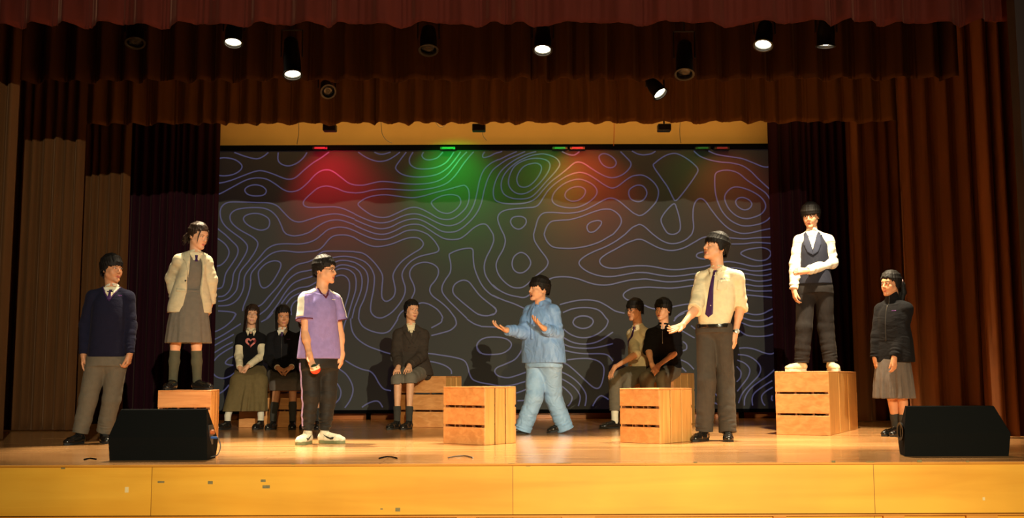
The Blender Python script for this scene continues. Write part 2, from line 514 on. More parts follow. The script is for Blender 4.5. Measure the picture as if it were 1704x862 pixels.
T = {1: (350, 240, 5.746), 2: (590, 240, 5.746), 3: (820, 240, 5.746), 4: (1050, 240, 5.746), 5: (350, 380, 5.746), 6: (590, 380, 5.746),
     7: (820, 380, 5.746), 8: (1050, 380, 5.746), 11: (350, 520, 5.071), 12: (560, 520, 5.071), 13: (780, 520, 5.071), 14: (1060, 520, 5.071)}
LINES = """
1:230,78 330,115 440,140 510,115 555,78
1:32,158 90,135 150,130 240,150 300,200 290,245 230,285 150,302 80,298 32,278
1:650,78 648,150 680,190 750,208 830,180 890,130 925,78
1:32,372 100,370 200,345 330,295 430,260 500,255 600,285 700,325 760,335 820,315 900,245 980,180 1060,130 1135,75
1:32,485 100,470 230,400 350,340 450,322 540,335 620,380 700,435 770,455 850,435 930,370 1000,295 1060,255 1120,245 1180,265 1260,325 1320,370 1379,390
1c:330,440 360,405 430,388 500,405 535,445 510,485 430,495 360,480
1:1379,465 1290,455 1200,420 1110,400 1030,420 960,475 900,535 890,570 910,595 970,605 1100,600 1200,600 1280,620 1379,665
1:240,862 150,790 105,720 95,640 120,585 180,555 300,553 450,558 560,562 640,590 700,650 760,710 810,738 870,742 960,715 1060,685 1170,667 1260,675 1379,715
1:360,862 270,810 205,750 188,695 210,650 270,620 380,607 500,610 580,640 640,700 680,780 700,830 730,862
1c:318,720 335,685 400,663 480,668 550,705 568,750 550,800 490,822 420,805 350,765
1:890,862 950,840 1020,790 1100,745 1180,725 1260,730 1379,770
1:1070,862 1130,815 1220,793 1300,800 1379,828
1:25,765 80,815 140,862
2:35,75 100,120 180,155 250,165 320,150 390,110 435,75
2:190,75 230,93 280,95 345,75
2:0,390 80,392 160,375 240,358 330,360 450,375 580,382 700,375 800,350 880,300 950,220 1010,140 1075,72
2:495,75 430,160 395,215 405,250 460,290 560,312 680,310 790,288 880,235 950,160 1015,72
2:560,75 525,140 535,195 590,230 680,237 780,222 860,185 910,135 950,75
2:660,75 645,110 670,142 720,150 790,130 845,75
2:0,467 80,460 180,437 300,428 430,435 560,440 700,428 820,400 900,360 970,290 1040,190 1100,115 1140,72
2c:35,580 60,545 130,508 230,487 320,485 430,500 550,512 650,497 780,460 900,430 1020,397 1060,398 1090,440 1095,520 1070,600 1010,665 940,710 870,720 800,705 720,660 640,620 570,603 490,620 400,662 320,695 250,700 170,680 90,630
2c:735,565 770,525 850,490 940,483 1000,505 1015,560 980,615 920,655 860,660 790,630
2:0,668 90,710 190,745 270,752 350,735 440,695 520,670 600,668 680,695 780,745 860,775 940,775 1020,740 1090,670 1140,580 1170,470 1195,350 1235,250 1300,185 1379,145
2:0,722 100,765 200,800 270,808 350,790 430,750 510,722 590,715 660,735 750,785 830,830 910,842 990,825 1080,760 1160,670 1210,570 1240,440 1275,330 1320,250 1379,200
2:0,775 100,820 200,855 290,860 380,830 470,785 560,765 640,775 710,815 780,862
2:0,828 70,862
2:425,862 490,830 570,820 640,835 700,862
2:1245,72 1225,105 1235,128 1290,115 1340,90 1379,78
2:1070,862 1140,800 1210,765 1260,770 1300,820 1325,862
3:57,150 140,110 230,70
3:57,200 140,145 230,105 310,70
3:57,80 90,68
3:415,70 330,95 230,140 140,200 70,270 25,360 5,450 15,520 50,550 130,568 250,570 350,552 420,510 480,440 560,355 640,295 720,230 790,175 860,180 940,230 1020,280 1100,315 1170,318 1250,285 1310,225 1320,180 1290,140 1220,70
3c:80,400 100,310 160,230 250,160 350,115 430,97 500,95 600,130 640,190 600,260 500,370 400,480 320,520 200,520 110,480
3c:150,370 165,290 210,210 290,160 380,137 470,140 530,165 547,210 520,280 450,370 370,440 300,473 230,470 175,430
3c:230,340 245,280 290,220 350,190 420,182 462,210 460,260 420,330 360,390 300,412 250,395
3:105,862 70,790 48,720 60,670 110,635 200,618 320,608 400,600 445,570 490,500 540,430 620,360 720,300 820,270 900,285 980,330 1060,385 1130,418 1190,405 1270,345 1330,308 1379,297
3c:567,520 590,460 650,400 730,355 820,335 900,355 970,400 997,455 970,510 900,565 810,603 720,608 630,590 580,560
3c:690,490 710,445 770,412 840,408 885,440 870,495 820,535 760,545 710,525
3c:170,740 195,700 260,690 310,710 318,755 280,800 240,812 195,790
3:390,862 410,790 435,710 480,662 560,652 720,660 850,640 960,590 1060,535 1130,515 1200,540 1280,605 1340,655 1379,675
3:490,862 515,790 560,740 640,728 740,720 850,690 960,648 1050,623 1130,625 1200,670 1230,730 1210,790 1150,862
3c:900,790 930,750 1000,730 1040,745 1020,790 970,835 920,838
3c:1015,130 1040,95 1090,95 1150,130 1180,175 1160,215 1110,225 1050,195
3:660,70 720,97 780,103 830,70
3:1330,65 1379,92
3:1265,862 1330,800 1379,775
4c:-22,470 -5,425 60,392 120,405 152,465 125,525 70,550 0,525
4:57,92 100,101 130,102 190,92 235,68
4c:215,210 235,175 310,120 380,92 440,92 520,130 600,190 640,245 610,310 540,410 470,500 425,540 400,510 350,410 280,310
4:57,297 110,297 170,325 230,380 262,450 245,540 180,620 120,670 80,683 57,675
4c:288,740 305,680 360,610 412,570 435,610 465,720 470,810 440,850 390,862 340,840
4:57,775 85,768 130,790 210,862
4:600,65 660,115 750,150 850,170 960,180 1060,205 1140,255 1220,335 1330,435
4:740,65 820,98 950,120 1060,138 1160,175 1260,215 1320,218
4:1335,540 1290,470 1200,405 1110,345 1030,280 950,252 870,252 810,280 800,350 805,450 825,540 870,640 940,720 1030,770 1110,782 1220,765 1290,735 1335,695
4c:895,520 915,460 970,415 1040,412 1130,440 1220,490 1275,550 1285,610 1240,670 1150,705 1080,710 1000,680 930,610
4c:1000,555 1020,520 1070,510 1130,535 1155,575 1130,615 1080,628 1025,600
4:580,862 598,800 592,700 598,600 625,540 665,520 710,545 770,630 850,730 940,810 1040,850 1130,850 1240,825 1340,805
5:30,80 90,110 150,160 180,225 160,290 110,345 60,362 30,360
5:140,57 200,115 260,180 260,250 215,330 150,430 130,520 110,565 60,580
5:240,57 310,110 355,170 340,240 280,340 225,430 210,530 180,600 130,645 75,653
5:360,57 420,95 455,145 430,220 370,310 290,410 270,500 250,590 190,660 130,690 75,697
5:730,57 800,73 890,60
5:1070,57 1010,105 940,135 850,150 720,148 620,158 540,200 470,280 390,370 330,460 320,560 290,640 240,700 170,735 75,742
5:1379,88 1300,65 1200,68 1140,100 1080,170 1030,208 950,222 830,228 700,215 600,235 520,290 440,370 390,440 385,540 360,640 320,740 310,790
5c:460,450 470,400 530,340 600,312 660,320 675,360 640,440 580,530 520,570 480,545
5:1379,222 1250,218 1100,220 1050,240 1000,290 930,322 840,345 770,390 710,460 650,550 570,640 500,720 450,750
5:1379,279 1290,268 1200,275 1100,300 1000,385 930,405 840,425 760,480 690,570 610,680 540,770 470,825
5:1379,325 1290,307 1200,320 1080,400 970,460 870,490 790,530 720,610 650,720 590,800 540,862
5:1379,375 1290,350 1210,365 1080,470 950,550 850,570 760,620 680,720
5:1379,440 1330,400 1260,385 1180,410 1080,500 970,590 870,615 780,660 725,725
5:1000,600 900,655 810,700 775,760 775,830
5:1200,460 1250,447 1300,465 1330,520 1325,620 1290,740 1270,830
5:75,790 180,797 240,815 220,862
5:1379,760 1355,862
5:1379,630 1345,740 1310,862
6:780,57 850,95 930,108 1010,97 1070,57
6:70,57 150,90 240,108 330,97 425,57
6:700,57 760,115 805,190 790,225 720,245 620,270 540,315 480,380 455,440 465,500 485,570 475,640 430,720 360,800 290,845 240,857 190,840 155,790 160,700 180,600 190,500 185,440 150,370 90,315 0,280
6:0,90 90,140 180,172 270,170 370,145 470,105 550,88 620,98 658,145 630,195 550,245 460,310 400,380 368,450 378,520 390,590 375,650 330,690 290,695 262,655 262,570 270,480 255,420 200,340 130,270 70,235 0,225
6:0,325 60,360 110,410 130,480 120,580 90,680 50,770 40,862
6:0,375 50,420 72,490 65,580 35,670 0,760
6:0,440 15,500 12,580 0,630
6:545,672 575,600 565,540 530,460 535,400 580,350 660,325 740,338 795,380 800,440 770,500 730,550 720,600 750,650 830,710 900,775 965,862
6:1075,862 970,760 890,680 840,610 840,550 870,490 915,420 920,340 905,260 925,235 1000,205 1090,190 1130,205 1135,280 1145,370 1180,470 1230,560 1300,630 1379,670
6c:940,580 965,530 1030,497 1090,510 1140,570 1200,645 1290,720 1350,770 1340,815 1270,835 1180,820 1090,755 1000,680 950,630
6:1325,57 1330,120 1300,200 1260,280 1240,360 1250,440 1290,510 1340,565 1379,590
6:410,862 450,800 540,745 620,718 660,713 720,730 790,775 830,825 845,862
7:105,57 120,120 100,200 55,280 32,350 50,430 100,500 170,555 240,570 310,550 420,450 500,385 528,330 510,280 450,200 400,120 390,57
7c:185,330 205,270 260,232 310,245 350,290 362,340 330,395 280,425 230,420 195,385
7:490,57 515,120 570,175 660,190 770,190 900,170 1020,130 1100,85 1150,57
7:1265,57 1180,120 1080,175 960,225 870,275 825,325 850,375 930,425 1040,457 1150,460 1270,440 1379,420
7:1379,105 1280,140 1180,195 1080,250 1025,300 1035,345 1090,375 1180,382 1290,365 1379,358
7:0,540 60,590 140,630 230,652 320,655 440,560 540,487 620,465 720,465 820,485 920,520 1010,540 1110,540 1220,515 1310,495 1379,490
7:0,640 100,685 200,720 300,765
7:1379,570 1320,580 1260,615 1250,650 1280,680 1320,695
7:640,730 720,708 820,688 920,685 1010,700 1090,740 1170,790 1260,812
7:670,805 760,770 860,758 960,765 1030,795 1085,862
7:780,862 840,838 900,840 945,862
7:0,745 35,785 20,815 0,828
8:210,57 290,115 370,145 450,140 530,105 580,57
8:57,105 110,110 180,145 260,185 350,210 430,208 520,180 610,130 700,85 830,80 960,92 1080,100 1200,90 1340,85
8:57,358 160,360 260,375 350,392 450,395 560,382 690,368 820,335 930,318 1040,335 1150,360 1230,360 1310,345 1355,332
8:960,150 1080,148 1200,135 1340,145
8c:1050,245 1090,210 1180,190 1260,185 1320,210 1335,250 1300,295 1230,310 1140,290
8:57,422 150,425 260,445 370,458 480,453 580,438 640,430 840,385 1010,380 1150,405 1250,405 1355,385
8:57,490 140,485 240,498 340,512 450,508 560,492 640,485 860,435 1060,430 1200,450 1280,450 1355,432
8:57,570 160,562 280,568 380,572 500,560 620,540 850,492 1080,485 1200,505 1290,500 1355,485
8:960,530 1090,535 1200,552 1290,550 1360,540
8:960,580 1095,588 1200,600 1360,597
8:900,615 1095,635 1360,662
8:690,225 640,240 625,265 650,285 710,295
8:125,735 200,765 300,775 400,750 500,730 600,718
8:415,862 480,810 560,780 620,765
8:1085,805 1180,825 1260,815 1320,785 1368,765
11:220,10 190,60 130,115 60,155 15,165
11:258,95 180,145 100,195 15,238
11:200,185 130,225 60,265 8,297
11:190,250 120,285 50,330 8,357
11:190,290 120,330 60,375 20,430 15,490 50,540 110,555 170,535 230,490
11:195,370 150,395 128,425 150,440 195,445
11:160,610 120,655 75,685
11:430,80 490,45 530,0
11:1055,580 1090,630 1103,680 1085,735 1035,780
12:85,50 60,130 50,250
12:122,50 120,80 135,160 180,225 260,280 350,315 460,348 600,350 760,345 880,360 1000,380 1075,405 1105,450 1120,510 1150,565 1217,592
12:188,40 190,60 220,115 290,155 380,175 440,160 480,115 520,50
12:890,50 880,85 800,130
12:1000,50 1010,80 1005,110 960,150 880,175 800,195
12:1100,55 1160,95 1217,115
12:1190,15 1217,20
12:1217,230 1185,270 1190,315 1217,345
12:75,405 150,450 220,480 280,495 320,530 360,600 400,645 460,660
12:770,410 850,425 920,450 965,485 970,520
12:20,475 80,520 125,590 140,660 115,740 70,805
12:215,800 260,770 320,748 360,755 390,800
13:101,25 160,28 210,12
13:101,118 200,122 280,125
13c:70,290 90,240 150,212 240,208 320,225 360,265 340,310 280,345 190,355 110,345
13:475,250 440,330 390,395 310,435 240,465 220,500 250,535 330,550 410,530 500,500 600,490 750,495 850,535 930,600 985,680 990,740 980,790
13:101,592 180,605 280,622 380,610 450,590 540,565 650,545 740,545 830,585 900,640 940,710 925,790
13:400,680 470,655 560,610 650,585 740,595 820,650 870,710 860,760 835,790
13:410,745 480,740 560,720
13c:880,80 910,42 970,30 1030,45 1050,80 1020,120 960,135 900,115
13:800,140 850,180 920,208 1000,212 1080,185 1150,130 1175,75 1160,50
13:790,205 860,245 940,265 1030,262 1110,235 1217,165
13:790,262 860,290 960,302 1060,298 1150,280 1217,262
13:790,315 900,340 1000,348 1120,348 1180,365 1217,410
13:830,400 920,390 1020,390 1100,415 1140,470 1130,570 1100,635 1050,630 980,570 900,495 840,445 800,425
13:1045,790 1080,730 1115,703 1150,715 1180,735
14:310,75 340,35 400,5
14:885,42 960,65 1040,68 1110,50 1165,22
14:880,85 960,115 1060,118 1165,85
14:860,150 920,190 1000,202 1090,198 1165,180
14:380,155 440,190 485,215
14:455,110 490,140
14:860,302 920,298 990,310 1070,340 1130,350 1172,332
14:385,245 415,270 415,310 370,328
14:370,400 430,430 480,480
14:365,452 415,500
14:850,355 930,365 1000,405 1042,465 1025,530 960,600 890,680 855,765
14:845,402 910,430 950,480 935,545 880,620 845,665
14:840,455 875,500 870,550 840,585
14:1175,470 1100,535 1020,590 950,650 910,720 905,785
14:1140,575 1060,625 990,680 970,730 975,785
14:1145,630 1080,670 1050,710 1060,760 1080,785
14:1140,700 1135,730 1145,745
14:660,570 640,630 655,680 685,710
14:650,760 690,780
"""
SV, SF, NLINE = [], [], 0
for ln in LINES.strip().splitlines():
    NLINE += 1
    h, pts = ln.split(':')
    closed = h.endswith('c')
    ox, oy, sc = T[int(h.rstrip('c'))]
    P = [tuple(map(float, p.split(','))) for p in pts.split()]
    P = catmull([(ox + x / sc, oy + y / sc) for x, y in P], closed, 5)
    Q = [at(p[0], p[1], Y_SCR) for p in P]
    Q = [np.array((min(max(q[0], x0 + .01), x1 - .01), Y_SCR, min(max(q[2], z0 + .01), z1 - .01))) for q in Q]
    n0, m = len(SV), len(Q)
    for i, q in enumerate(Q):
        a = Q[(i - 1) % m] if (closed or i > 0) else q
        c = Q[(i + 1) % m] if (closed or i < m - 1) else q
        t = c - a
        t /= np.linalg.norm(t) + 1e-9
        nrm = np.array((-t[2], 0, t[0])) * 0.0095
        yo_ = -0.0025 - 0.00004 * NLINE
        SV.append(q + nrm + (0, yo_, 0)); SV.append(q - nrm + (0, yo_, 0))
    for i in range(m if closed else m - 1):
        j = (i + 1) % m
        SF.append((n0 + 2 * i, n0 + 2 * i + 1, n0 + 2 * j + 1, n0 + 2 * j))
mesh_obj('glowing_pattern', SV, SF, M_line, scr, smooth=False)


# ------------------------------------------------------------------ curtains
def velvet(name, c, sheen=0.6, var=0.12):
    return plain(name, c, 0.9, var=var, vscale=3, bump=0.004, bscale=9, sheen=sheen, spec=0.1, stretch=(3, 3, 0.35))


M_red = velvet('red_brown_velvet', srgb(72, 26, 18), 0.5)
M_brown = velvet('brown_velvet', srgb(66, 40, 20), 0.4)
M_brown2 = velvet('warm_brown_velvet', srgb(112, 74, 38), 0.5)
M_gold = velvet('gold_brown_velvet', srgb(84, 54, 28), 0.5)
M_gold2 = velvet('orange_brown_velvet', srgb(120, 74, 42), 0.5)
M_purple = velvet('dark_purple_velvet', srgb(34, 7, 18), 0.3)


def curtain(name, xa, xb, za, zb, Y, mat, label, cat='curtain', wl=0.16, amp=0.05, seed=0, hemwave=0.0, gather=0.0, group=None):
    rs = np.random.RandomState(seed)
    L = abs(xb - xa)
    nx = max(40, int(L / 0.012))
    nz = 40
    u = np.linspace(0, L, nx)
    # irregular pleat phase
    n = max(4, int(L / wl) + 2)
    kn = np.cumsum(0.55 + rs.rand(n + 2) * 0.9)
    kn = (kn - kn[0]) / (kn[-1] - kn[0]) * L
    ph = np.interp(u, kn, np.arange(len(kn)) * 2 * math.pi)
    am = np.interp(u, np.linspace(0, L, n), 0.55 + rs.rand(n) * 0.9)
    wob = np.interp(u, np.linspace(0, L, n * 2), rs.rand(n * 2))
    V = np.zeros((nz, nx, 3))
    for k in range(nz):
        t = k / (nz - 1)
        z = za + (zb - za) * t
        a = amp * am * (1.0 - gather * t)
        drift = 0.35 * np.sin(u * 2.1 + seed) * (1 - t)
        p = ph + drift
        y = a * (np.sin(p) + 0.35 * np.sin(2 * p + 1.3) + 0.12 * np.sin(5.3 * p))
        x = xa + u + 0.35 * a * np.cos(p) * (1 if xb > xa else -1)
        zz = z + (hemwave * (0.7 * np.sin(p * 0.5 + 1) + 0.9 * (wob - .5)) * (1 - t) ** 6 if hemwave else 0.0)
        V[k, :, 0] = x; V[k, :, 1] = Y + y; V[k, :, 2] = zz
    idx = np.arange(nx * nz).reshape(nz, nx)
    F = np.stack([idx[:-1, :-1], idx[:-1, 1:], idx[1:, 1:], idx[1:, :-1]], -1).reshape(-1, 4)
    V1 = V.reshape(-1, 3)
    V2 = V1 + np.array((0, 0.008, 0))
    nV = len(V1)
    F2 = F[:, ::-1] + nV
    bot = np.stack([idx[0, :-1], idx[0, :-1] + nV, idx[0, 1:] + nV, idx[0, 1:]], -1)
    VV = np.concatenate([V1, V2]); FF = np.concatenate([F, F2, bot])
    o = mesh_obj(name, VV, FF, mat)
    tag(o, label, cat, group)
    return o


def X(px, py, Y):
    return at(px, py, Y)[0]


def Z(px, py, Y):
    return at(px, py, Y)[2]


Y1, Y2, Y3 = 8.95, 11.0, 12.9
zt = 5.9
curtain('stage_valance', -5.6, 5.6, Z(852, 40, Y1), zt, Y1, M_red, 'reddish velvet valance along the very top, nearest the audience', 'valance', 0.36, 0.06, 1, 0.025)
curtain('stage_valance', X(24, 133, Y2), X(1592, 133, Y2), Z(852, 133, Y2), zt, Y2, M_brown, 'dark brown valance hanging behind the lit spotlights, middle of the three', 'valance', 0.28, 0.06, 2, 0.015)
curtain('stage_valance', X(128, 205, Y3), X(1488, 205, Y3), Z(852, 205, Y3), zt, Y3, M_brown2, 'lowest brown valance, just above the screen', 'valance', 0.26, 0.06, 3, 0.015)
YL1, YL2, YL3, YP = 10.4, 12.3, 13.9, 14.9
curtain('side_curtain', X(-150, 700, YL1), X(3, 700, YL1), 0.015, zt, YL1, M_gold, 'brown side curtain cut off by the left edge of the picture', 'curtain', 0.25, 0.055, 4)
curtain('side_curtain', X(5, 700, YL2), X(119, 700, YL2), 0.015, zt, YL2, M_gold, 'gold-brown side curtain at left behind the boy in the navy sweater', 'curtain', 0.24, 0.05, 5)
curtain('side_curtain', X(90, 690, YL3), X(199, 690, YL3), 0.015, zt, YL3, M_gold, 'narrow gold-brown curtain between the left side curtain and the purple drape', 'curtain', 0.22, 0.045, 6)
curtain('side_drape', X(185, 690, YP), X(352, 690, YP), 0.015, zt, YP, M_purple, 'dark purple drape left of the screen', 'curtain', 0.15, 0.04, 7)
curtain('side_drape', X(1290, 690, YP), X(1450, 690, YP), 0.015, zt, YP, M_purple, 'dark purple drape right of the screen', 'curtain', 0.15, 0.04, 8)
curtain('side_curtain', X(1424, 700, 14.1), X(1575, 700, 14.1), 0.015, zt, 14.1, M_gold2, 'orange-lit side curtain behind the girl in the black fleece', 'curtain', 0.24, 0.055, 9)
curtain('side_curtain', X(1514, 700, 12.1), X(1680, 700, 12.1), 0.015, zt, 12.1, M_gold2, 'brown side curtain rising behind the right floor speaker', 'curtain', 0.28, 0.065, 10)
curtain('side_curtain', X(1638, 700, 10.3), X(1800, 700, 10.3), 0.015, zt, 10.3, M_gold2, 'dark brown side curtain at the far right edge', 'curtain', 0.30, 0.065, 12)

# ------------------------------------------------------------------ lighting rig
M_can = plain('black_lamp_housing', (0.012, 0.012, 0.012, 1), 0.35, spec=0.5)
M_lens = emissive('lit_lamp_lens', (1.0, 0.88, 0.62, 1), 14.0)
M_glass = plain('dark_lamp_glass', (0.02, 0.02, 0.022, 1), 0.1)
M_steel = plain('dull_steel', (0.25, 0.24, 0.22, 1), 0.4, metal=0.9)
PIPES = {}


def pipe(Y, z):
    mb = MB(); mb.tube([(-4.8, Y, z), (4.8, Y, z)], 0.024, 12)
    for xx in (-4, -1.4, 1.4, 4):
        mb.tube([(xx, Y, z), (xx, Y, 6.2)], 0.006, 6)
    return mb


def stage_lamp(px, py, Y, zp, aim, lit, label, r=0.085, ln=0.26, power=0.0, cone=40, color=WARM, front=None):
    """Par can: lens centre at pixel px,py; hung by its yoke from the pipe above."""
    c = at(px, py, Y)
    d = np.array(aim, float) - c
    d /= np.linalg.norm(d)
    root = empty('stage_spotlight', c, label, 'stage light', 'spotlights hanging between the valances')
    back = -d
    mb = MB()
    mb.lathe([(0.001, ln + 0.02), (r * 0.55, ln + 0.015), (r * 0.8, ln - 0.01), (r * 0.85, ln - 0.05), (r, ln * 0.45), (r, -0.0), (r + .006, -0.004), (r + .006, -.012), (r - .006, -.012), (r - .008, 0.012), (r - .01, ln - .08), (0.001, ln - .07)], c, back, 28)
    mb.build('housing', M_can, root, smooth=True)
    mb = MB(); mb.lathe([(0.0005, 0.012), (r * .45, 0.009), (r - .009, 0.016), (r - .009, 0.022), (0.0005, 0.02)], c, back, 28)
    mb.build('lens', M_lens if lit else M_glass, root, smooth=True)
    # gel frame ring
    mb = MB()
    mb.lathe([(r + .014, -.016), (r + .014, -.008), (r - .004, -.008), (r - .004, -.016), (r + .014, -.016)], c, back, 28)
    mb.build('gel_frame', M_can, root)
    # yoke
    mid = c + back * ln * 0.5
    top = np.array((mid[0], Y, zp))
    s = np.array((1.0, 0, 0))
    mb = MB()
    yo = r + 0.02
    for q in (-1, 1):
        mb.tube([mid + s * q * yo, np.array((mid[0] + q * yo, mid[1], mid[2] + (0.19 + r)))], 0.008, 6)
    mb.tube([(mid[0] - yo, mid[1], mid[2] + .19 + r), (mid[0] + yo, mid[1], mid[2] + .19 + r)], 0.008, 6)
    mb.tube([(mid[0], mid[1], mid[2] + .19 + r), top + (0, 0, 0.0)], 0.010, 6)
    mb.build('yoke', M_can, root)
    if lit and power:
        spot('lamp', c + d * 0.03, c + d * 3, power, color, cone, 0.55, 0.05)
    return root


YA = 10.4
for Yp, zp in ((YA, 4.55), (11.75, 4.45)):
    o = pipe(Yp, zp).build('lighting_pipe', M_can)
    tag(o, 'black pipe carrying the %s row of spotlights' % ('front' if Yp == YA else 'second'), 'pipe')


def aimp(px, Y):
    p = floor_at(px, 728)
    return np.array((p[0] / p[1] * Y, Y, 0))


PW = STAGE_LAMPS['main']
stage_lamp(388, 70, YA, 4.55, aimp(335, 9.2), True, 'lit black spotlight at upper left, over the girl standing on a crate', power=PW * .8, cone=50)
stage_lamp(487, 123, YA, 4.55, aimp(520, 9.3), True, 'lit spotlight with a long black housing hanging lowest at upper left', ln=0.40, power=PW * 1.1, cone=40)
stage_lamp(903, 82, YA, 4.55, aimp(880, 9.0), True, 'lit black spotlight above the middle of the stage', power=PW * 1.0, cone=64)
stage_lamp(1270, 74, YA, 4.55, aimp(1190, 8.9), True, 'lit spotlight at upper right, left one of the close pair', power=PW * .75, cone=60)
stage_lamp(1374, 75, YA, 4.55, aimp(1352, 10.75), True, 'lit spotlight at upper right, right one of the close pair', power=PW * 1.05, cone=64)
stage_lamp(1098, 155, 11.75, 4.45, (2.9, 10.7, 1.6), True, 'small tilted lit spotlight in front of the lowest valance', r=0.08, ln=.2, power=PW * .30, cone=46, color=(1.0, .62, .3))
stage_lamp(713, 82, YA, 4.55, aimp(713, 8.9), False, 'unlit black spotlight above left of the middle')
stage_lamp(225, 70, YA, 4.55, aimp(225, 8.9), False, 'unlit black spotlight far upper left, nearly lost in the dark')
stage_lamp(1139, 122, YA, 4.55, aimp(1139, 8.9), False, 'unlit spotlight with a long black housing at upper right', ln=.38)
stage_lamp(546, 152, 11.75, 4.45, (-1.2, 9.6, 2.0), False, 'small unlit spotlight tilted toward the audience, in front of the lowest valance', r=0.075, ln=.2)

# small black boxes hanging under the lowest valance
for k, (px, lab) in enumerate(((549, 'small black box speaker under the valance, leftmost of three'), (797, 'small black box speaker under the valance, middle of three'), (1105, 'small black box speaker under the valance, rightmost of three'))):
    c = at(px, 213, 13.6)
    root = empty('hanging_speaker', c, lab, 'speaker', 'small black boxes above the screen')
    mb = MB(); mb.box((-.085, -.06, -.045), (.085, .06, .045), R=np.eye(3), o=c, bev=0.01)
    mb.build('housing', M_can, root)
    mb = MB(); mb.tube([c + (0, 0, .04), c + (0, 0, 6.2 - c[2])], 0.012, 6)
    mb.build('hanging_rod', M_can, root)
    mb = MB(); mb.box((-.07, -.066, -.034), (.07, -.058, .034), o=c)
    mb.build('grille', M_glass, root)

# thin wires in front of the cream wall
for k, (P, lab) in enumerate((([(497, 200), (497, 222), (494, 240)], 'thin wire hanging at the left above the screen'),
             ([(634, 203), (636, 222), (643, 233), (652, 238)], 'thin curved wire above the screen near the green glow'),
             ([(803, 217), (804, 226), (810, 234)], 'short wire below the middle hanging box'),
             ([(1022, 200), (1022, 222), (1021, 243)], 'thin orange wire above the screen, right of the middle'),
             ([(1132, 200), (1131, 220), (1133, 238)], 'thin wire above the screen, right of the right hanging box'),
             ([(725, 204), (733, 212), (741, 208), (742, 203)], 'small loop of wire under the valance left of the middle box'))):
    Yw = 14.6
    pts = [at(x, y, Yw) for x, y in P]
    pts = [pts[0] + (0, 0, 6.2 - pts[0][2])] + catmull(pts, False, 4)
    mb = MB(); mb.tube(pts, 0.005, 6)
    o = mb.build('hanging_wire', M_steel if k != 3 else plain('orange_wire', srgb(190, 90, 30), .5), None)  # one wire is coloured orange, the others dull steel
    tag(o, lab, 'wire')

# coloured LED lamps on the top edge of the screen
M_ledr = emissive('red_lamp_lens', (1.0, 0.02, 0.04, 1), 0.6)
M_ledg = emissive('green_lamp_lens', (0.02, 1.0, 0.10, 1), 0.25)
M_ledr2 = emissive('dim_red_lamp_lens', (1.0, 0.02, 0.04, 1), 0.15)
M_ledg2 = emissive('dim_green_lamp_lens', (0.02, 1.0, 0.10, 1), 0.06)
for px, colr, mat, pw, tx, tz, lab in (
        (532, (1, 0.0, 0.03), M_ledr, 190, 560, 300, 'red glowing lamp on the screen top, at the left'),
        (745, (0.0, 1, 0.06), M_ledg, 130, 755, 285, 'green glowing lamp on the screen top, left of the middle'),
        (932, (0.1, 1, 0.05), M_ledg, 50, 905, 300, 'green glowing lamp beside the red one on the screen top'),
        (961, (1, 0.10, 0.02), M_ledr, 190, 975, 300, 'red glowing lamp beside the green one on the screen top'),
        (1170, (0.1, 1, 0.1), M_ledg2, 9, 1160, 300, 'dim green lamp on the screen top near its right end'),
        (1202, (1, 0.12, 0.03), M_ledr2, 60, 1215, 315, 'dim red lamp on the screen top near its right end')):
    c = at(px, 246, Y_SCR - 0.10)
    root = empty('led_lamp', c, lab, 'stage light', 'coloured lamps along the top of the screen')
    mb = MB(); mb.box((-.11, 0.01, -.02), (.11, .09, .02), o=c, bev=.004)
    mb.build('housing', M_can, root)
    mb = MB(); mb.box((-.075, -.004, -.012), (.075, .012, .012), o=c)
    mb.build('lens', mat, root)
    mb = MB(); mb.box((-.03, .03, -.05), (.03, .3, -.02), o=c + np.array((0, -.2, 0)))
    src = c + np.array((0, -0.80, 0.05))
    spot('colour_wash', src, at(tx, tz + 22, Y_SCR), pw * .95, colr, 84, 1.0, 0.05)
# warm strip light hidden behind the lowest valance, washing the cream wall
al = bpy.data.lights.new('wall_wash', 'AREA'); al.energy = 50; al.color = (1.0, .58, .16); al.shape = 'RECTANGLE'; al.size = 8; al.size_y = .1
ao = bpy.data.objects.new('wall_wash', al); ao.location = (0, 14.2, 4.9); ao.rotation_euler = (math.radians(38), 0, 0); COL.objects.link(ao)

# ------------------------------------------------------------------ crates
M_cr = [wood('crate_plywood_a', srgb(206, 138, 78), srgb(228, 164, 102), rough=0.5, scale=1.2, axis='X'),
        wood('crate_plywood_b', srgb(208, 150, 82), srgb(230, 176, 102), rough=0.5, scale=1.2, axis='Z')]
M_crin = plain('crate_inside', srgb(110, 66, 34), 0.8)
M_edge = plain('crate_edge', srgb(235, 190, 120), 0.6)


